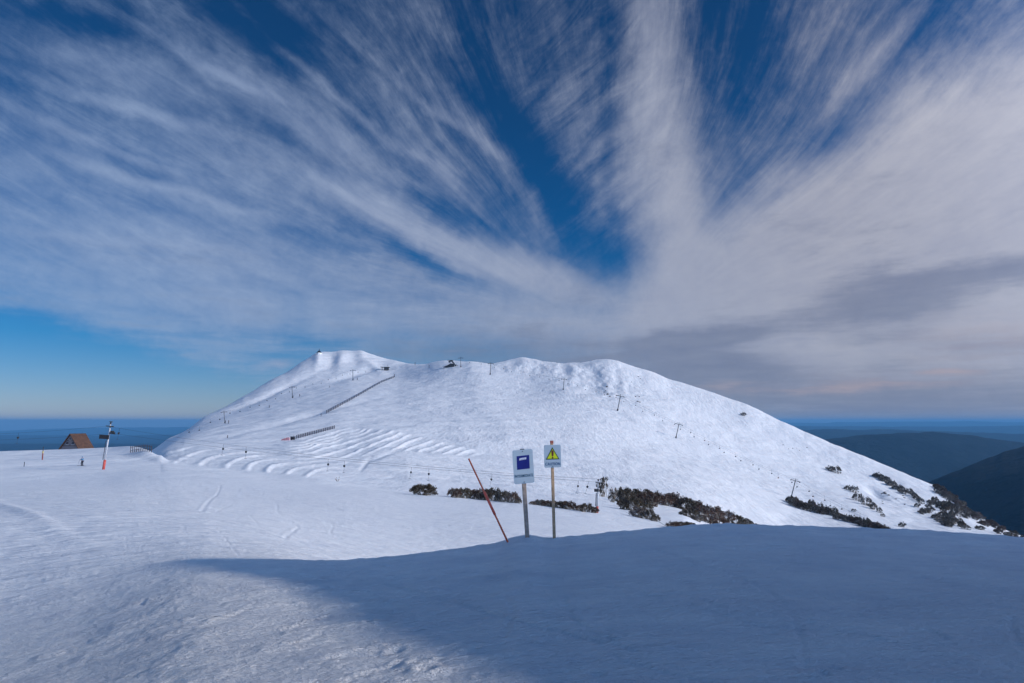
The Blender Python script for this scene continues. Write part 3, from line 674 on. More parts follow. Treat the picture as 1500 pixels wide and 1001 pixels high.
world.cycles.sampling_method = 'MANUAL'; world.cycles.sample_map_resolution = 512

# ------------------------------------------------------------------ lettering
def text_mesh(parent, body, width, height, x, z, y, mtl, name='lettering', bold=.0):
    cu = bpy.data.curves.new('txt', 'FONT'); cu.body = body; cu.align_x = 'CENTER'; cu.align_y = 'CENTER'; cu.extrude = .01; cu.offset = bold; cu.space_character = 1.12
    t = bpy.data.objects.new('txt', cu); C.objects.link(t); bpy.context.view_layer.update()
    me = bpy.data.meshes.new_from_object(t.evaluated_get(bpy.context.evaluated_depsgraph_get()))
    bpy.data.objects.remove(t); bpy.data.curves.remove(cu)
    co = np.array([v.co[:] for v in me.vertices]); mn = co.min(0); mx = co.max(0); c = (mn+mx)/2
    for v in me.vertices:
        px = (v.co.x-c[0])/(mx[0]-mn[0])*width+x; pz_ = (v.co.y-c[1])/(mx[1]-mn[1])*height+z; v.co = (px, y-.002-(v.co.z)*.05, pz_)
    me.materials.clear(); me.materials.append(mtl)
    o = bpy.data.objects.new(name, me); C.objects.link(o); o.parent = parent; return o
def rrect(w, h, r, n=6):
    o = []
    for cx, cz, a0 in ((w/2-r, h/2-r, 0), (-w/2+r, h/2-r, 90), (-w/2+r, -h/2+r, 180), (w/2-r, -h/2+r, 270)):
        for i in range(n+1):
            a = rad(a0+90*i/n); o.append((cx+r*math.cos(a), cz+r*math.sin(a)))
    return o
PXM = .01228
# ------------------------------------------------------------------ the two trail signs and the leaning pole
p = Vector(((773-750)*.0000+.279, 12.35, gz(.279, 12.35)))
t = empty('trail_sign', (p.x, p.y, p.z), (rad(1.5), rad(-4.0), rad(13)))
tag(t, 'white trail sign with a blue square and the word INTERMEDIATE on a grey post', 'sign')
MB().box((0, .035, .70), (.070, .05, 1.66)).build('post', M_POST, t, bevel=.006)
MB().box((0.004, .03, 1.545), (.07, .05, .016)).build('post_cap', M_BOLT, t)
b = MB().prism([(x, z+1.245) for x, z in rrect(.372, .595, .035)], -.006, 0.0).build('board', M_BOARD, t)
s = MB().prism([(-.118, 1.197), (.113, 1.203), (.118, 1.442), (-.113, 1.436)], -.0085, -.0065).build('blue_square', M_NAVY, b)
MB().prism([(-.070, 1.357), (.058, 1.370), (.062, 1.405), (-.066, 1.396)], -.011, -.009).build('label', M_LABEL, s)
MB().prism([(-.052, 1.366), (.040, 1.3765), (.041, 1.3805), (-.051, 1.371)], -.0125, -.0115).build('label_line', M_INK, s)
text_mesh(b, 'INTERMEDIATE', .335, .048, 0.0, 1.085, -.0065, M_INKG, bold=.004)
for z in (1.512, .975): MB().tube([(0, -.006, z), (0, -.016, z)], .008, 8).build('bolt', M_BOLT, b)
p = Vector((.752, 12.35, gz(.752, 12.35)))
t = empty('caution_sign', (p.x, p.y, p.z), (rad(.5), rad(-1.3), rad(10)))
tag(t, 'white sign with a yellow warning triangle and the word CAUTION on a thin brown pole', 'sign')
MB().box((0, .03, .80), (.050, .04, 1.72)).build('post', M_POST2, t, bevel=.005)
MB().box((0, .03, 1.685), (.054, .044, .05)).build('post_tip', mat('faded_red_paint', (.42, .12, .09), .8), t)
b = MB().prism([(x, z+1.437) for x, z in rrect(.308, .398, .024)], -.006, 0.0).build('board', M_BOARD, t)
tr = lambda k, y0, y1: MB().prism([(-.125*k, 1.455-.075*k), (.125*k, 1.455-.075*k), (0, 1.455+.142*k)], y0, y1)
s = tr(1.0, -.0085, -.0065).build('triangle', M_GREEN, b)
tr(.80, -.0105, -.009).build('triangle_face', M_YEL, s)
MB().prism([(-.013, 1.436), (.013, 1.436), (.022, 1.520), (.014, 1.540), (-.014, 1.540), (-.022, 1.520)], -.0125, -.011).build('exclamation_bar', M_REDINK, s)
MB().tube([(0, -.011, 1.411), (0, -.0125, 1.411)], .015, 12).build('exclamation_dot', M_REDINK, s)
text_mesh(b, 'CAUTION', .27, .05, 0.0, 1.302, -.0065, M_INK, bold=.006)
MB().tube([(0, -.006, 1.258), (0, -.015, 1.258)], .007, 8).build('bolt', M_BOLT, b)
p = Vector((-.070, 12.1, gz(-.070, 12.1))); top = at(686.5, 672, p.y-.15)
t = empty('marker_pole', p); tag(t, 'thin red marker pole leaning far to the left in the snow', 'marker pole')
dv = top-p
MB().tube([dv*-.08, dv], .0175, 8, .014).build('pole', M_RED, t, True)
MB().tube([dv*.33, dv*.60], .0225, 8).build('sleeve', mat('red_sleeve', (.85, .14, .09), .6), t, True)

# ------------------------------------------------------------------ surface lift: two towers, ropes, hangers
def tow_tower(px, py, h_px, lean, label, big):
    p = gpos(px, py); k = p.y/1000/1.02; h = h_px*k
    t = empty('lift_tower', p, (0, rad(lean), 0)); tag(t, label, 'lift tower', 'white towers of the surface lift')
    r = 1.05*k
    MB().tube([(0, 0, -.6), (0, 0, h*.97)], r*1.25, 14, r*.95).build('pole', M_GALV, t, True)
    MB().tube([(0, 0, -.3), (0, 0, h*.19)], r*1.75, 14).tube([(0, 0, h*.19), (0, 0, h*.20)], r*1.75, 14, r*1.4).build('padding', M_PINK, t, True)
    MB().box((-.02, -.05, h*.905), (h*.155, r*2.4, h*.018)).build('crossarm', M_DARK, t)
    MB().tube([(0, 0, h*.95), (0, 0, h*1.0)], r*1.1, 10, r*.8).box((.02, 0, h*1.0), (h*.06, r*1.6, h*.016)).build('cap', M_DARK, t)
    x0 = -h*.175 if big else -h*.11
    MB().box(((x0+h*.015)/2, -r*1.5, h*.675), (abs(x0)+h*.03, .10, h*.088), Matrix.Rotation(rad(-2), 3, 'Y')).build('panel', M_BLACK, t)
    m = MB().box((h*.07, 0, h*.755), (h*.12, r*1.2, h*.014)).tube([(h*.06, -.3, h*.79), (h*.06, .3, h*.79)], h*.026, 12)
    m.tube([(h*.10, -.25, h*.775), (h*.10, .25, h*.775)], h*.014, 10).build('sheave_assembly', M_DARK, t)
    l = MB()
    for xx in (-r*2.0, -r*2.8): l.tube([(xx, -.1, h*.20), (xx*.9, -.1, h*.60)], .028, 5)
    for i in range(9): l.box((-r*2.3, -.1, h*(.23+.04*i)), (r*.9, .03, .03))
    l.build('ladder', M_STEEL, t)
    return p, h
pA, hA = tow_tower(151.5, 688, 70, 5.2, 'tall white tower with a red padded base and black panel near the brown hut', True)
pB, hB = tow_tower(874.5, 751.5, 48, 3.2, 'shorter white tower with a red padded base among the dark bushes', False)
M_CAB = M_CABLE
def sag(a, b, s, n=24): return [a.lerp(b, i/n)-Vector((0, 0, 4*s*(i/n)*(1-i/n))) for i in range(n+1)]
cabs = []
for (l0, l1, l2, oy, sg) in (((-60, 637.5), (156, 624.5), (874, 702), 0, .95), ((-60, 646), (164, 635), (877, 706.5), .5, .6)):
    a = at(l0[0], l0[1], pA.y+6+oy); b_ = at(l1[0], l1[1], pA.y+oy); c = at(l2[0], l2[1], pB.y+oy); e = at(1010, 790, pB.y-8+oy)
    pts_ = sag(a, b_, .25)+sag(b_, c, sg, 60)[1:]+sag(c, e, .3)[1:]
    cabs.append(pts_)
    o = MB().tube([q-a for q in pts_], .012, 5).build('haul_rope', M_CAB); o.location = a
    tag(o, 'dark surface lift rope passing the tower '+('top' if oy == 0 else 'below its upper crossarm'), 'rope', 'ropes of the surface lift')
def on_cable(pts_, px):
    best = None
    for q in pts_:
        X_ = q.x/(q.y*CP+q.z*SP)*F+750
        if best is None or abs(X_-px) < best[0]: best = (abs(X_-px), q)
    return best[1].copy()
hg = empty('tow_hanger')
MB().tube([(0, 0, 0), (0, 0, -.75)], .022, 6).build('rod', M_DARK, hg)
MB().tube([(0, -.12, -.92), (0, .12, -.92)], .17, 12).box((0, 0, -.98), (.16, .2, .34)).build('spring_box', M_DARK, hg)
MB().tube([(0, 0, -1.1), (-.10, 0, -2.1)], .016, 5).box((-.10, 0, -2.12), (.5, .05, .05)).build('tow_bar', M_STEEL, hg)
first = True
for px, ci, sc_, where in ((23, 0, 1, 'left of the brown hut'), (180, 0, 1, 'just right of the white tower'), (330, 0, .95, 'in front of the first snow ridges'), (363, 0, .95, 'over the middle of the snow ridges'), (475, 1, .95, 'above the small bare twig bush'),
                       (501, 1, .95, 'above and right of the small bare twig bush'), (604, 1, .9, 'above the lone round bush, left of the pair'), (628, 1, .9, 'above the lone round bush, right of the pair'), (727, 1, .9, 'just left of the INTERMEDIATE sign'), (843, 1, .9, 'between the caution sign and the short tower'), (865, 1, .9, 'touching the left side of the short tower')):
    o = hg if first else copy_tree(hg); first = False
    o.location = on_cable(cabs[ci], px); o.rotation_euler = (0, rad(random.uniform(-2, 14)), random.uniform(-.4, .4)); o.scale = (sc_*.85,)*3
    tag(o, 'dark tow bar hanging from the rope '+where, 'tow bar', 'tow bars hanging from the surface lift rope')

# ------------------------------------------------------------------ poles at the left, small timber fence, hut
p = gpos(62, 674); k = p.y/1000
t = empty('padded_post', p); tag(t, 'short post with red and yellow padding on the snow left of the hut', 'post')
MB().tube([(0, 0, -.3), (0, 0, 19*k)], .07, 8).build('post', M_DARK, t); MB().tube([(0, 0, 0), (0, 0, 9.5*k)], .12, 10).build('padding', mat('dull_red_padding', (.22, .05, .04), .8), t)
MB().tube([(0, 0, 9.7*k), (0, 0, 12.5*k)], .125, 10).build('yellow_band', mat('yellow_band', (.55, .42, .12), .7), t)
p = gpos(35, 684); o = MB().tube([(0, 0, -.2), (.05, 0, 6*p.y/1000)], .055, 8).tube([(.05, 0, 6*p.y/1000), (.05, 0, 6*p.y/1000+.1)], .07, 8).build('stake', M_DARK); o.location = p
tag(o, 'small dark stake standing alone in the snow at far left', 'stake')
def fence(pix, hpx, n, label, rails, post_r, mtl, slope=0.0, name='snow_fence', net=False, far=None):
    pl = [Vector(q) for q in pix]; tot_ = sum((b-a).length for a, b in zip(pl[:-1], pl[1:]))
    P_ = []
    for i in range(n):
        d = tot_*i/(n-1)
        for a, b in zip(pl[:-1], pl[1:]):
            l = (b-a).length
            if d <= l+1e-6: q = a.lerp(b, d/l); break
            d -= l
        P_.append(gpos(q.x, q.y))
    if far:
        a = P_[0]; xb = (pix[1][0]-750)/1000*a.y*far/1.0
        P_ = [Vector((a.x+(xb-a.x)*i/(n-1), a.y*(1+(far-1)*i/(n-1)), 0)) for i in range(n)]
        for v_ in P_: v_.z = gz(v_.x, v_.y)
    k = sum(q.y for q in P_)/n/1000; h = hpx*k; base = P_[0].copy()
    t = empty(name, base); tag(t, label, 'fence')
    for q in P_: MB().tube([q-base-Vector((0, 0, .4)), q-base+Vector((0, 0, h))], post_r, 6).build('post', mtl, t)
    for z in rails:
        MB().tube([q-base+Vector((0, 0, h*z)) for q in P_], post_r*.62, 5).build('rail', mtl, t)
    if net:
        m = MB(); U_ = [q-base for q in P_]
        for a, b in zip(U_[:-1], U_[1:]):
            for z0, z1 in ((.12, .26), (.38, .52), (.64, .78)):
                for dy in (0,): m.add([a+Vector((0, dy, h*z0)), b+Vector((0, dy, h*z0)), b+Vector((0, dy, h*z1)), a+Vector((0, dy, h*z1)), a+Vector((0, .08, h*z0)), b+Vector((0, .08, h*z0)), b+Vector((0, .08, h*z1)), a+Vector((0, .08, h*z1))],
                      [(0, 1, 2, 3), (7, 6, 5, 4), (3, 2, 6, 7), (4, 5, 1, 0), (1, 5, 6, 2), (4, 0, 3, 7)])
        m.build('net_strips', M_NET, t)
    return t
fence([(191, 663.5), (228, 657.5)], 9.5, 11, 'short open timber post fence on the snow between the tall tower and the ridges', (.35, .8), .07, M_FENCE, far=.97)
fence([(478, 606), (520, 583), (560, 560), (577, 553.5)], 3.6, 30, 'long dark snow fence climbing the middle of the slope', (.95,), .16, M_NET, net=True)
fence([(434, 643), (460, 636), (490, 628)], 5.0, 18, 'short dark snow fence along the top of the snow ridges', (.95,), .14, M_NET, net=True)

p = gpos_d(113, pA.y*1.55); dH = pA.y*1.9; k = dH/1000
t = empty('a_frame_hut', (at(113, 650, dH).x, dH, at(113, 636, dH).z-7.0*(dH/258)), (0, 0, rad(80)), dH/258)
tag(t, 'steep A-frame hut with a rusty brown roof half hidden behind the snow crest', 'hut')
# local: ridge along +x (to the right/back), gable at -x facing the viewer's left
HL, HH, HWd = 6.6, 7.0, 5.2
def slope_panel(sgn):
    n_ = Vector((0, sgn*HH, HWd)).normalized()*.18
    a = [Vector((-HL/2-.5, 0, HH)), Vector((HL/2+.4, 0, HH)), Vector((HL/2+.4, sgn*HWd, 0)), Vector((-HL/2-.5, sgn*HWd, 0))]
    return MB().add(a+[q+n_ for q in a], [(0, 1, 2, 3), (7, 6, 5, 4), (0, 4, 5, 1), (1, 5, 6, 2), (2, 6, 7, 3), (3, 7, 4, 0)])
slope_panel(1).build('roof', M_ROOF, t); slope_panel(-1).build('roof', M_ROOF, t)
MB().box((0, 0, HH+.16), (HL+.9, .28, .12)).build('ridge_cap', M_DARK, t)
for xx in (-HL/2, HL/2-.2):
    MB().add([(xx, -HWd+.2, .05), (xx, HWd-.2, .05), (xx, 0, HH-.2), (xx+.2, -HWd+.2, .05), (xx+.2, HWd-.2, .05), (xx+.2, 0, HH-.2)], [(0, 2, 1), (3, 4, 5), (0, 1, 4, 3), (1, 2, 5, 4), (2, 0, 3, 5)]).build('gable_wall', M_TRIM, t)
for yy, zz, ww, h_ in ((-1.2, 3.7, .9, 1.0), (1.2, 3.7, .9, 1.0), (0, 5.2, .7, .55)):
    w_ = MB().box((-HL/2-.03, yy, zz), (.06, ww, h_)).build('window', M_WINDOW, t)
    MB().box((-HL/2-.05, yy, zz-h_/2-.06), (.12, ww+.25, .1)).build('sill', M_WHITE, w_)
MB().box((-HL/2-.06, 0, 4.65), (.10, 3.2, .16)).box((-HL/2-.06, 0, 2.85), (.10, 5.8, .16)).build('cross_beam', M_DARK, t)

# ------------------------------------------------------------------ people
def skinned(name, verts, edges, radii, mtl, parent, sub=1):
    me = bpy.data.meshes.new(name); me.from_pydata(verts, edges, []); me.update()
    o = bpy.data.objects.new(name, me); C.objects.link(o)
    o.modifiers.new('s', 'SKIN'); m_ = o.modifiers.new('d', 'SUBSURF'); m_.levels = m_.render_levels = sub
    bpy.context.view_layer.update()
    sv = me.skin_vertices
    if not sv: raise RuntimeError('skin')
    for i, r in enumerate(radii): sv[0].data[i].radius = (r, r) if not isinstance(r, tuple) else r
    sv[0].data[0].use_root = True
    bpy.context.view_layer.update()
    nm = bpy.data.meshes.new_from_object(o.evaluated_get(bpy.context.evaluated_depsgraph_get()))
    nm.materials.clear(); nm.materials.append(mtl); nm.polygons.foreach_set('use_smooth', [True]*len(nm.polygons))
    bpy.data.objects.remove(o)
    q = bpy.data.objects.new(name, nm); C.objects.link(q); q.parent = parent; return q
def person(jacket, arm_fwd=.45):
    t = empty('person')
    a = arm_fwd    # faces -x
    vs = [(0, 0, .93), (-.02, 0, 1.15), (-.05, 0, 1.42), (-.08, 0, 1.53), (-.10, 0, 1.66),
          (-.05, .19, 1.42), (-.18, .24, 1.18), (-a, .22, 1.20), (-.05, -.19, 1.42), (-.18, -.24, 1.18), (-a, -.22, 1.20),
          (0, .11, .88), (-.10, .13, .50), (0, .14, .08), (0, -.11, .88), (-.14, -.13, .50), (-.04, -.14, .08), (-.13, .14, .04), (-.17, -.14, .04)]
    es = [(0, 1), (1, 2), (2, 3), (3, 4), (2, 5), (5, 6), (6, 7), (2, 8), (8, 9), (9, 10), (0, 11), (11, 12), (12, 13), (0, 14), (14, 15), (15, 16), (13, 17), (16, 18)]
    rs = [.13, .13, .15, .06, .105, .07, .05, .04, .07, .05, .04, .095, .07, .055, .095, .07, .055, .05, .05]
    skinned('body', vs, es, rs, M_SKIN, t)
    jv = [0, 1, 2, 5, 6, 7, 8, 9, 10]; mp = {v: i for i, v in enumerate(jv)}
    skinned('jacket', [vs[i] for i in jv], [(mp[x], mp[y]) for x, y in es if x in mp and y in mp], [.165, .17, .18, .10, .08, .06, .10, .08, .06], jacket, t)
    jv = [0, 11, 12, 13, 14, 15, 16]; mp = {v: i for i, v in enumerate(jv)}
    skinned('trousers', [vs[i] for i in jv], [(mp[x], mp[y]) for x, y in es if x in mp and y in mp], [.15, .125, .10, .085, .125, .10, .085], M_TROU, t)
    MB().ell((-.10, 0, 1.70), (.13, .12, .12), 12, 8).build('helmet', jacket, t, True)
    MB().box((-.215, 0, 1.675), (.04, .16, .06)).build('goggles', M_BLACK, t)
    for s_ in (-1, 1):
        MB().box((-.15, s_*.14, .015), (1.65, .09, .02)).box((-.99, s_*.14, .045), (.10, .08, .02), Matrix.Rotation(rad(25), 3, 'Y')).build('ski', M_DARK, t)
        MB().box((-.06, s_*.14, .07), (.30, .11, .16)).build('boot', M_DARK, t)
        MB().tube([(-a-.02, s_*.24, 1.26), (-a-.28, s_*.30, .28)], .012, 5).build('ski_pole', M_STEEL, t)
    return t
sk = person(M_BLUEJ); p = gpos(120.5, 682.5); sk.location = p; sk.scale = ((13.2*p.y/1000)/1.82,)*3; sk.rotation_euler = (0, 0, rad(-12))
tag(sk, 'skier in a bright blue jacket gliding left below the brown hut', 'person')
M_NAVYJ = mat('dark_navy_jacket', (.015, .018, .05), .8)
M_BLKJ = mat('black_jacket', (.012, .012, .016), .8)
dk = person(M_NAVYJ, .3); firstp = True
for px, py, hp_, ang, where in ((330.5, 620.5, 4.8, 20, 'left one of two by the lower chairlift tower'), (335.0, 620.5, 4.8, 60, 'right one of two by the lower chairlift tower'), (394.5, 597.5, 4.2, 10, 'alone on the slope between the two left chairlift towers'), (333.5, 642, 4.5, 80, 'alone just above the snow ridges'),
                           (429.5, 583, 3.8, 30, 'below the lift tower, beside its base'), (439, 581, 3.8, 100, 'right of the base of the lower lift tower'), (517.5, 557.5, 3.6, 0, 'at the foot of the upper left lift tower'), (523.5, 557, 3.6, 40, 'just right of the foot of the upper left lift tower'),
                           (483, 568, 3.2, 10, 'on the slope left of the upper left lift tower'), (470, 610, 4.6, 200, 'at the lower end of the long snow fence'), (577.5, 552.5, 4.6, 150, 'at the upper end of the long snow fence')):
    o = dk if firstp else copy_tree(dk); firstp = False
    p = gpos(px, py); o.location = p; o.scale = ((hp_*p.y/1000)/1.82,)*3; o.rotation_euler = (0, 0, rad(ang))
    tag(o, 'tiny dark-clothed skier standing '+where, 'person', 'far skiers on the slope')

# ------------------------------------------------------------------ chairlift towers, ropes and chairs
def lift_tower_proto():
    t = empty('chairlift_tower')
    MB().tube([(0, 0, -1.5), (0, 0, 11.4)], .36, 10, .27).build('pole', M_STEEL, t, True)
    MB().tube([(0, 0, -1), (0, 0, 1.3)], .62, 10).build('padding', M_BLACK, t)
    MB().box((0, 0, 11.2), (6.2, .38, .34)).build('crossarm', M_DARK, t)
    MB().box((0, 0, 11.9), (.22, .22, 1.5)).box((0, 0, 12.2), (3.2, .12, .12)).build('top_frame', M_DARK, t)
    for s_ in (-1, 1):
        m = MB().box((s_*2.7, 0, 11.0), (.34, 2.6, .26))
        for j in range(4): m.tube([(s_*2.7-.2, -1.1+.73*j, 10.95), (s_*2.7+.2, -1.1+.73*j, 10.95)], .28, 8)
        m.build('sheave_assembly', M_DARK, t)
    return t
LT = lift_tower_proto(); usedT = False
def place_tower(bx, by, tx, ty, label, grp, yaw):
    global usedT
    o = copy_tree(LT) if usedT else LT; usedT = True
    p = gpos(bx, by); tp = at(tx, ty, p.y+.5); d = tp-p
    o.location = p; s_ = d.length/12.2; o.scale = (s_,)*3
    o.rotation_euler = (Vector((d.x, 0, d.z)).to_track_quat('Z', 'Y').to_matrix() @ Matrix.Rotation(rad(yaw), 3, 'Z')).to_euler()
    o.rotation_euler = (0, math.atan2(d.x, d.z), rad(yaw))
    tag(o, label, 'lift tower', grp)
    q = Matrix.Rotation(math.atan2(d.x, d.z), 3, 'Y')
    R_ = Euler(o.rotation_euler).to_matrix()
    return p, [p+R_ @ Vector((sx*2.7*s_, 0, 11.3*s_)) for sx in (-1, 1)], s_
def chair_proto():
    t = empty('lift_chair')
    MB().tube([(0, 0, 0), (0, .12, -1.2), (0, .25, -2.9)], .05, 5).build('hanger', M_DARK, t)
    MB().box((0, -.2, -3.35), (1.15, .50, .08)).build('seat', M_DARK, t)
    MB().box((0, .10, -2.95), (1.15, .07, .62)).build('backrest', M_DARK, t)
    MB().tube([(-.6, .1, -2.6), (-.6, .1, -3.35), (-.6, -.5, -3.40)], .04, 5).tube([(.6, .1, -2.6), (.6, .1, -3.35), (.6, -.5, -3.40)], .04, 5).tube([(-.6, .1, -2.62), (.6, .1, -2.62)], .04, 5).build('side_frame', M_DARK, t)
    return t
CH = chair_proto(); usedC = False
def place_chair(pos, yaw, s_, label, grp):
    global usedC
    o = copy_tree(CH) if usedC else CH; usedC = True
    o.location = pos; o.rotation_euler = (0, 0, yaw); o.scale = (s_,)*3; tag(o, label, 'chairlift chair', grp)
G1 = 'towers of the chairlift crossing the big slope'
tl = [((675, 538), (675, 523.5), 'chairlift tower beside the summit station, topmost of its line', -5), ((718, 549), (719, 531.5), 'second chairlift tower from the top, near the skyline', -8), ((825, 571.5), (826.5, 554.5), 'third chairlift tower from the top, below the middle saddle', -14),
      ((904.5, 602), (909, 578.5), 'fourth chairlift tower from the top, below the rocky gully', -16), ((990, 642), (994.5, 620), 'fifth chairlift tower from the top, on the open slope', -18), ((1159, 729), (1164.5, 702), 'lowest chairlift tower, at the upper end of the dark bush band', -20)]
tops = []
for (b0, t0, lb, yw) in tl: tops.append(place_tower(b0[0], b0[1], t0[0], t0[1], lb, G1, yw))
st_p = gpos(662, 537)
end_r = at(1262, 757, gpos(1262, 770).y)
for side in (0, 1):
    seq = [st_p+Vector((0, 0, 6+side))]+[q[1][side] for q in tops]+[end_r+Vector((side*3, 0, 0))]
    pts_ = []
    for i, (a, b) in enumerate(zip(seq[:-1], seq[1:])): pts_ += sag(a, b, (b-a).length*.012, 12)[(1 if i else 0):]
    o = MB().tube([q-seq[0] for q in pts_], .035, 4).build('haul_rope', M_STEEL); o.location = seq[0]
    tag(o, 'thin rope of the big chairlift on its '+('left side' if side == 0 else 'right side'), 'rope', 'ropes of the big chairlift')
    for i, (a, b) in enumerate(zip(seq[:-1], seq[1:])):
        L_ = (b-a).length; nC = [0, 1, 4, 3, 3, 7, 4][i] if i < 7 else 0
        names = ['', 'between the top two towers', 'between the second and third towers from the top', 'between the third and fourth towers from the top', 'between the fourth and fifth towers from the top', 'between the fifth and the lowest towers', 'below the lowest tower, over the bushes']
        for j in range(nC):
            f = (j+.5+(.12 if side else -.12))/nC
            q = a.lerp(b, f)-Vector((0, 0, 4*L_*.012*f*(1-f)))
            place_chair(q, math.atan2(b.y-a.y, b.x-a.x)-math.pi/2, .8, 'empty chairlift chair hanging '+names[i]+(', left rope' if side == 0 else ', right rope'), 'chairs '+names[i]+(' on the left rope' if side == 0 else ' on the right rope'))
G2 = 'towers of the chairlift on the left flank'
tl2 = [((329.5, 620), (328.5, 602.5), 'lowest tower of the left flank chairlift, near two skiers', 18), ((428.5, 583), (428, 566), 'middle tower of the left flank chairlift', 18), ((517, 557), (517, 541.5), 'upper tower of the left flank chairlift below the station', 18)]
tp2 = [place_tower(b0[0], b0[1], t0[0], t0[1], lb, G2, yw) for (b0, t0, lb, yw) in tl2]
s2 = gpos(566, 543)
lo = gpos(262, 645)+Vector((0, 0, 5))
for side in (0, 1):
    seq = [lo+Vector((side*3, 0, 0))]+[q[1][side] for q in tp2]+[s2+Vector((side*3-1, 0, 4))]
    pts_ = []
    for i, (a, b) in enumerate(zip(seq[:-1], seq[1:])): pts_ += sag(a, b, (b-a).length*.014, 12)[(1 if i else 0):]
    o = MB().tube([q-seq[0] for q in pts_], .03, 4).build('haul_rope', M_STEEL); o.location = seq[0]
    tag(o, 'thin rope of the left flank chairlift on its '+('left side' if side == 0 else 'right side'), 'rope', 'ropes of the left flank chairlift')
    nm = ['below its lowest tower', 'between its lowest and middle towers', 'between its middle and upper towers', 'between its upper tower and the station']
    for i, (a, b) in enumerate(zip(seq[:-1], seq[1:])):
        L_ = (b-a).length; nC = [2, 4, 4, 2][i]
        for j in range(nC):
            f = (j+.5+(.10 if side else -.10))/nC; q = a.lerp(b, f)-Vector((0, 0, 4*L_*.014*f*(1-f)))
            place_chair(q, math.atan2(b.y-a.y, b.x-a.x)-math.pi/2, .75, 'empty chair of the left flank lift '+nm[i]+(', left rope' if side == 0 else ', right rope'), 'left flank chairs '+nm[i]+(' on the left rope' if side == 0 else ' on the right rope'))

# ------------------------------------------------------------------ buildings on the ridge
p = gpos(467.5, 518.5); k = p.y/1000
t = empty('summit_hut', p); tag(t, 'tiny dark pyramid shaped hut on the left summit', 'hut')
MB().tube([(0, 0, -2), (0, 0, 1.6*k)], 4.6*k, 8, 3.6*k).build('base', M_WHITE, t)
MB().add([(-3.4*k, -3*k, 1.5*k), (3.4*k, -3*k, 1.5*k), (3.4*k, 3*k, 1.5*k), (-3.4*k, 3*k, 1.5*k), (0, 0, 5.6*k)], [(0, 1, 4), (1, 2, 4), (2, 3, 4), (3, 0, 4), (3, 2, 1, 0)]).build('roof', M_BLACK, t)
MB().tube([(0, 0, 5*k), (0, 0, 7.4*k)], .35*k, 6).build('mast', M_DARK, t)
p = gpos(565.5, 543); k = p.y/1000
t = empty('lift_station', p); tag(t, 'small dark lift station with an overhanging roof at the top of the left lift', 'station')
MB().box((.3*k, 2, 2.0*k), (6.6*k, 5.5*k, 4.6*k)).build('wall', M_BWALL, t)
MB().box((-1.6*k, 1.5, 4.9*k), (13*k, 7*k, .7*k), Matrix.Rotation(rad(2), 3, 'Y')).build('roof', M_DARK, t)
for xx in (-1.4, 1.8): MB().box((xx*k, 2-2.78*k, 2.9*k), (1.5*k, .2, 1.3*k)).build('window', M_WINDOW, t)
MB().tube([(1.5*k, 2, 5*k), (1.5*k, 2, 9*k)], .16*k, 5).build('mast', M_DARK, t)
MB().box((-6*k, 1.5, 1.6*k), (.6*k, .6*k, 6*k)).build('roof_post', M_DARK, t)
p = gpos(661, 537.5); k = p.y/1000
t = empty('summit_lift_station', p); tag(t, 'dark top station of the big chairlift on the middle of the skyline', 'station')
MB().prism([(-12*k, -.4*k), (-4.5*k, 2.6*k), (-1*k, 4.6*k), (4*k, 4.2*k), (5*k, -.4*k)], -3*k, 3*k).build('station_body', M_BLACK, t)
MB().prism([(-4*k, 8.6*k), (1.2*k, 9.6*k), (2.2*k, 8.6*k), (8*k, 1.2*k), (6.6*k, .8*k), (.4*k, 7.4*k), (-3.4*k, 7.8*k)], -1.6*k, 1.6*k).build('lift_boom', M_DARK, t)
MB().box((-1.5*k, 0, 9.6*k), (8.5*k, 2*k, .5*k)).build('canopy', M_DARK, t)
for x0, x1 in ((-1, -3), (2, 0), (3, 6.5), (7, 11)): MB().tube([(x0*k, -1.7*k, 7.4*k if x0 < 5 else 4*k), (x1*k, -1.7*k, -.5*k)], .28*k, 5).build('leg', M_DARK, t)
MB().tube([(-3*k, -1*k, 7.2*k), (-3*k, 1*k, 7.2*k)], 1.2*k, 12).build('bull_wheel', M_STEEL, t)
for px, py, hh, lb in ((608, 535, 3.5, 'thin dark marker post on the skyline left of the summit station'), (628.5, 539, 3.5, 'short dark post on the snow just left of the summit station')):
    p = gpos(px, py); k = p.y/1000
    t = empty('marker_post', p); tag(t, lb, 'post'); MB().tube([(0, 0, -1), (0, 0, hh*k)], .42*k, 6).build('post', M_DARK, t); MB().box((0, 0, hh*k), (1.1*k, .5*k, .8*k)).build('marker_board', M_STEEL, t)
p = gpos(428.5, 644.5); k = p.y/1000
t = empty('tow_machine', p, (0, 0, rad(-8))); tag(t, 'dark box shaped lift machine at the lower end of the short snow fence', 'machine')
MB().box((.2*k, 0, 2.4*k), (5.4*k, 4*k, 3.6*k)).build('housing', M_BLACK, t, bevel=.08)
MB().box((.4*k, 0, 4.7*k), (6.8*k, 4.6*k, .5*k)).build('roof', M_DARK, t)
MB().box((1.2*k, -2.05*k, 3.0*k), (2.0*k, .1, 1.4*k)).build('window', M_WINDOW, t)
for xx in (-1.8, 2.4): MB().box((xx*k, 0, .4*k), (.6*k, 3*k, 1.2*k)).build('leg', M_DARK, t)
MB().tube([(3.2*k, -1, .2*k), (3.2*k, -1, 6.2*k)], .3*k, 6).build('mast', M_DARK, t)
p = gpos(418.5, 645.2); k = p.y/1000
t = empty('padded_barrier', p, (0, 0, rad(-8))); tag(t, 'faded pink padded barrier sloping down to the left of the dark lift machine', 'barrier')
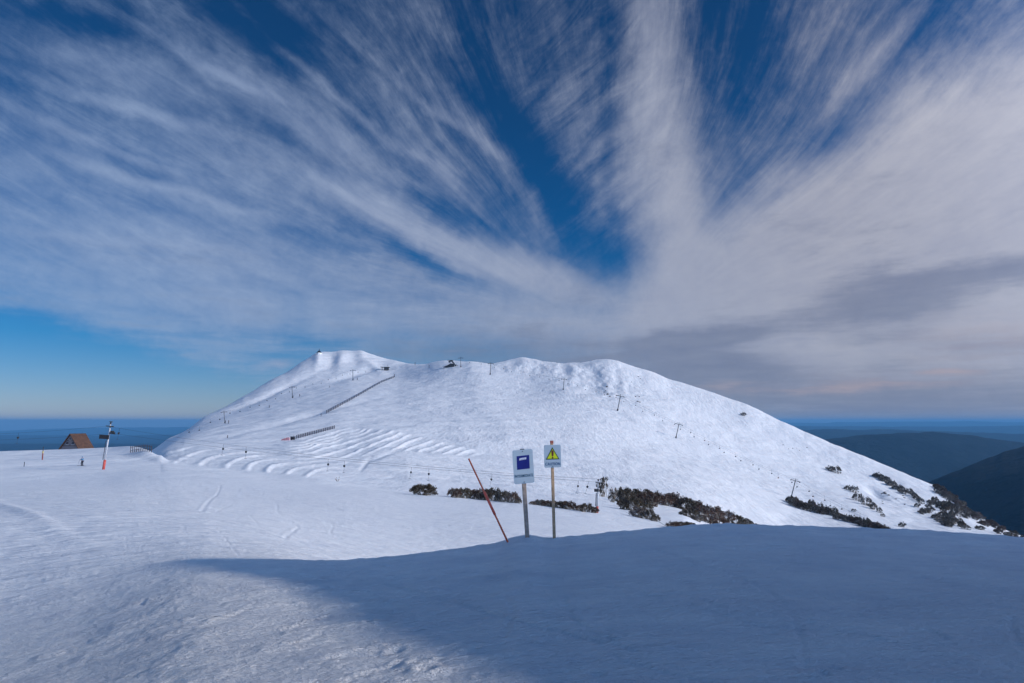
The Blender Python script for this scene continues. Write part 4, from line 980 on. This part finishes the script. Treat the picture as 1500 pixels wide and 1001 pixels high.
MB().prism([(-7*k, 0), (-5.5*k, 1.6*k), (-1*k, 3.0*k), (4.5*k, 4.4*k), (6*k, 3.8*k), (6*k, -.3*k)], -.9*k, .9*k).build('padding', M_PALEPINK, t, bevel=.08)
for xx, zz in ((-5.5, 1.9), (-2, 3), (2, 4.1)): MB().tube([(xx*k, -1.05*k, -.4*k), (xx*k, -1.05*k, zz*k)], .22*k, 6).build('post', M_PINK, t)

# ------------------------------------------------------------------ bushes
def bush_proto(name, n_cl, n_leaf, leafm, seed, open_=False, leaf=.12, flat=1.0):
    rg = np.random.default_rng(seed); t = empty(name)
    cl = []
    for i in range(n_cl):
        a = rg.random()*2*np.pi; rr_ = math.sqrt(rg.random())*1.75; top_ = math.sqrt(max(0, 1-(rr_/2.0)**2))
        z = (.93+.07*rg.random() if i % 5 else .2+.6*rg.random())*top_*1.75*(.88+.14*math.sin(a*3+seed))
        if open_: z = .5+1.5*rg.random(); rr_ *= (.35+.5*z/2)
        cl.append((rr_*math.cos(a), rr_*math.sin(a)*.8, max(.1, z), .22+.26*rg.random()))
    m = MB()
    for cx, cy, cz, cr in cl:
        for j in range(n_leaf):
            v = rg.normal(size=3); v /= np.linalg.norm(v); v *= cr*rg.random()**.4; v[2] *= .7
            c = Vector((cx+v[0], cy+v[1], max(.02, cz+v[2])))
            q = Euler((rg.random()*6.3, rg.random()*6.3, rg.random()*6.3)).to_matrix(); s_ = leaf*(.6+.8*rg.random())
            m.add([c+q @ Vector(w)*s_ for w in ((-.5, -.28, 0), (.1, -.4, .1), (.6, 0, 0), (.1, .4, .1), (-.5, .28, 0))], [(0, 1, 2, 3, 4)])
    m.build('foliage', leafm, t)
    b = MB()
    for i in range(0, n_cl, 2 if not open_ else 1):
        cx, cy, cz, cr = cl[i]; r0 = .045+.03*rg.random()
        s0 = Vector((cx*.25+rg.normal()*.1, cy*.25, -.25)); mid_ = Vector((cx*.62+rg.normal()*.12, cy*.62+rg.normal()*.12, cz*.40)); b.tube([s0, mid_, Vector((cx, cy, cz))], r0, 5, r0*.4)
        for j in range(3):
            e_ = Vector((cx+rg.normal()*.35, cy+rg.normal()*.3, cz+rg.random()*.25)); b.tube([mid_.lerp(Vector((cx, cy, cz)), .5), e_], r0*.45, 4, r0*.2)
    b.build('branches', M_BARK, t)
    return t
PR = [bush_proto('snow_gum_bush', 78, 38, M_LEAF, 3), bush_proto('snow_gum_bush', 74, 38, M_LEAFR, 4), bush_proto('snow_gum_bush', 66, 36, M_LEAF, 5), bush_proto('snow_gum_bush', 62, 36, M_LEAFR, 6)]
PO = [bush_proto('snow_gum_tree', 16, 30, M_LEAF, 7, True, .15), bush_proto('snow_gum_tree', 22, 26, M_LEAF, 8, True, .15)]
PG = [bush_proto('heath_bush', 46, 24, M_LEAFG, 9, leaf=.16), bush_proto('heath_bush', 34, 22, M_LEAFG, 10, leaf=.16)]
PT = [bush_proto('twig_bush', 7, 7, M_LEAFR, 12, True, .12)]
used = set()
def bush(protos, px, py, w, h, label, grp=None, dmin=14.0, cat='bush', sink=.12):
    pr = protos[random.randrange(len(protos))]
    o = pr if pr.name not in used else copy_tree(pr); used.add(pr.name)
    p = gpos(px, py, dmin); k = p.y/1000/1.03
    sx = w*k/3.9*random.uniform(.95, 1.15); sz = h*k/1.75*random.uniform(.88, 1.22)
    o.location = p-Vector((0, 0, sink*sz)); o.scale = (sx, sx*.9, sz); o.rotation_euler = (0, 0, random.choice([0, math.pi])+random.uniform(-.4, .4))
    tag(o, label, cat, grp); return o
bush(PR[:1], 620, 725.5, 43, 19, 'lone rounded dark bush left of the leaning red pole', dmin=60)
GA = 'bushes in the row crossed by the red pole'
for px, py, w, h in ((666, 729, 24, 14), (680, 730, 24, 15), (694, 731, 26, 14), (708, 732.5, 26, 16), (722, 733.5, 28, 17), (736, 735, 28, 17), (750, 736.5, 24, 14), (759, 737.5, 12, 8)):
    bush(PR, px, py, w, h, 'dark bush in the low row behind the leaning red pole', GA, dmin=60)
GB = 'bushes in the row behind the caution sign'
for px, py, w, h in ((781, 739.5, 14, 6), (791, 740.5, 22, 8), (803, 742, 22, 9), (817, 744, 26, 11), (832, 746, 26, 11), (846, 748, 22, 9), (859, 750, 22, 11), (870, 751.5, 18, 10)):
    bush(PR, px, py, w, h, 'low dark bush in the row behind the caution sign', GB, dmin=60)
bush(PT, 494, 706, 13, 8, 'tiny bare twig bush poking from the snow below the ridges', dmin=60)
bush(PO[:1], 884, 728, 26, 22, 'open snow gum with clumped leaves beside the short lift tower', dmin=85, cat='tree')
bush(PO[1:], 897, 736, 24, 20, 'open snow gum between the short lift tower and the big bush cluster', dmin=85, cat='tree')
GC = 'bushes in the big cluster right of the short tower'
for px, py, w, h in ((915, 737, 30, 20), (928, 735, 34, 22), (944, 736, 36, 23), (958, 742, 30, 20), (925, 748, 32, 18), (942, 750, 34, 20), (936, 758, 30, 16), (950, 761, 26, 15), (960, 764, 14, 9), (912, 743, 18, 12), (948, 743, 34, 20)):
    bush(PR, px, py, w, h, 'dark snow gum in the big cluster right of the short tower', GC, dmin=75)
GD = 'bushes in the long band behind the crest'
for px, py, w, h in ((972, 740, 34, 20), (988, 743, 34, 20), (1003, 747, 34, 20), (1018, 751, 34, 20), (1010, 758, 30, 15), (1030, 757, 34, 20), (1046, 761, 34, 18), (1036, 766, 30, 14), (1062, 765, 34, 17), (1078, 769, 32, 15), (1092, 772, 26, 11), (1104, 773, 18, 7), (1052, 770, 30, 12), (1022, 764, 20, 10)):
    bush(PR, px, py, w, h, 'dark snow gum in the long band behind the snow crest', GD, dmin=100)
for px, w in ((986, 22), (1000, 28), (1012, 18)): bush(PR, px, 774, w, 9, 'low dark bush just above the crest below the big cluster', 'low bushes above the crest', dmin=60)
GE = 'bushes in the dark band below the lowest lift tower'
for i in range(44):
    f = i/43; px = 1158+f*146; py = 737+f*44+random.uniform(-3, 4)*(1-f*.7); w = random.uniform(10, 18); bush(PR+PG, px, py+1, w, random.uniform(9, 15)*(1-.35*f), 'dark bush in the band below the lowest lift tower', GE, dmin=250)
for px, py, w, h, lb in ((1216, 690, 15, 8, 'sparse grey bush high on the right slope, left part'), (1225, 693, 14, 9, 'sparse grey bush high on the right slope, right part'), (1243, 718, 14, 8, 'upper left bush of the grey clump on the right slope'), (1252, 722, 15, 10, 'upper right bush of the grey clump on the right slope'),
                         (1257, 734, 17, 11, 'grey bush in the middle of the right slope clump'), (1268, 740, 18, 12, 'large grey bush in the right slope clump'), (1278, 746, 15, 10, 'lower grey bush of the right slope clump'), (1251, 750, 8, 5, 'small grey bush alone below the clump'), (1288, 751, 10, 7, 'small round bush right of the grey clump'),
                         (1293, 757, 9, 5, 'tiny low bush under the grey clump'), (1322, 772, 11, 8, 'small bush just above the crest on the right slope'), (1089, 609, 8, 5, 'single dark shrub high on the open slope')):
    bush(PG, px, py, w, h, lb, dmin=250)
for i in range(13):
    f = i/12; bush(PG, 1283+f*40, 698+f*24+random.uniform(-1.5, 1.5), random.uniform(11, 16), random.uniform(6, 9), 'grey bush in the slanting strip near the right ridge', 'bushes in the slanting strip', dmin=250)
for i in range(7):
    f = i/6; bush(PG, 1332+f*17, 722+f*16, 10, 7, 'grey bush in the short strip below the slanting strip', 'bushes in the short strip', dmin=250)
for i in range(56):
    px = random.gauss(1388, 20); py = 752+(px-1386)*.30+random.uniform(-13, 19); 
    if py > 783: py = 776
    bush(PG+PR[2:3], px, py, random.uniform(9, 15), random.uniform(6, 9), 'dark bush in the scattered patch low on the right slope', 'bushes in the scattered patch', dmin=250)
for i in range(12):
    f = i/11; bush(PG, 1372+f*32, 722+f*16+random.uniform(-2, 2), 10, 6, 'dark bush in the upper strip along the right ridge', 'bushes in the upper ridge strip', dmin=250)
for i in range(14):
    f = i/13; bush(PG, 1397+f*42, 744+f*18+random.uniform(-2, 2), 10, 6, 'dark bush in the middle strip along the right ridge', 'bushes in the middle ridge strip', dmin=250)
for i in range(52):
    f = i/51; px = 1372+f*134; py = float(np.interp(px, ridge_px, ridge_py))+1.5+random.uniform(0, 1)*(2+f*16)
    bush(PR, px, py, random.uniform(9, 15), random.uniform(5, 8), 'dark bush along the lower right ridge line', 'bushes along the lower right ridge', dmin=250)
for pr in PR+PO+PG+PT:
    if pr.name not in used:
        for ch in list(pr.children): bpy.data.objects.remove(ch)
        bpy.data.objects.remove(pr)

# ------------------------------------------------------------------ rocks
def rock_mesh(seed):
    rg = np.random.default_rng(seed); m = MB().ell((0, 0, 0), (1, .8, .6), 12, 8)
    v = np.array(m.v); nrm = v/np.linalg.norm(v, axis=1, keepdims=True); d = 1+.35*perlin(nrm[:, 0]*2+seed, nrm[:, 2]*2+nrm[:, 1]*2, seed)+.25*perlin(nrm[:, 0]*5, nrm[:, 2]*5+nrm[:, 1]*4, seed+2)
    m.v = [tuple(q) for q in v*d[:, None]]; return m.mesh('rock', M_STONE)
RM = [rock_mesh(i) for i in range(4)]
def rock(px, py, w, h, label, grp=None, nm='rock'):
    p = gpos(px, py, 250); k = p.y/1000; o = bpy.data.objects.new(nm, random.choice(RM)); C.objects.link(o)
    o.location = p+Vector((0, 0, h*k*.1)); o.scale = (w*k/2, w*k/2, h*k/1.2); o.rotation_euler = (0, 0, random.uniform(0, 6)); tag(o, label, 'rock', grp)
for px, py, w, h in ((889, 567, 3.2, 2.4), (887, 573, 2.2, 1.6), (890, 578, 4.5, 2.6), (893.5, 581, 3.5, 1.6), (885, 575, 1.6, 1.2)): rock(px, py, w, h, 'dark rock poking from the snow left of the fourth lift tower', 'rocks left of the fourth tower')
for px, py, w, h in ((931, 581.5, 2.6, 1.8), (936.5, 581.5, 2, 1.6), (934, 588.5, 4, 2), (937, 589.5, 3, 1.4)): rock(px, py, w, h, 'dark rock poking from the snow right of the fourth lift tower', 'rocks right of the fourth tower')
for px, py, w, h in ((935, 552, 3, 1), (938, 555, 2.4, .9), (925, 560, 2, .8)): rock(px, py, w, h, 'faint rock under the right summit skyline', 'rocks under the right summit')
for i in range(14): rock(1288+random.random()*40, 720+random.random()*20, random.uniform(2, 5), random.uniform(1, 1.8), 'dark rock among the snow gullies of the right slope', 'rocks of the right slope gullies')
for px, py in ((1147, 652), (1155, 658), (1161, 657), (1171, 660), (1182, 656)): rock(px, py, 2.2, 1.0, 'speck of dark rock on the upper right slope', 'rock specks on the upper right slope')

# ------------------------------------------------------------------ render settings
scene.view_settings.view_transform = 'Standard'; scene.view_settings.look = 'None'; scene.view_settings.gamma = 1; scene.view_settings.exposure = 0
scene.cycles.use_denoising = True
scene.cycles.max_bounces = 6; scene.cycles.diffuse_bounces = 3; scene.cycles.volume_bounces = 1
scene.cycles.volume_step_rate = 4
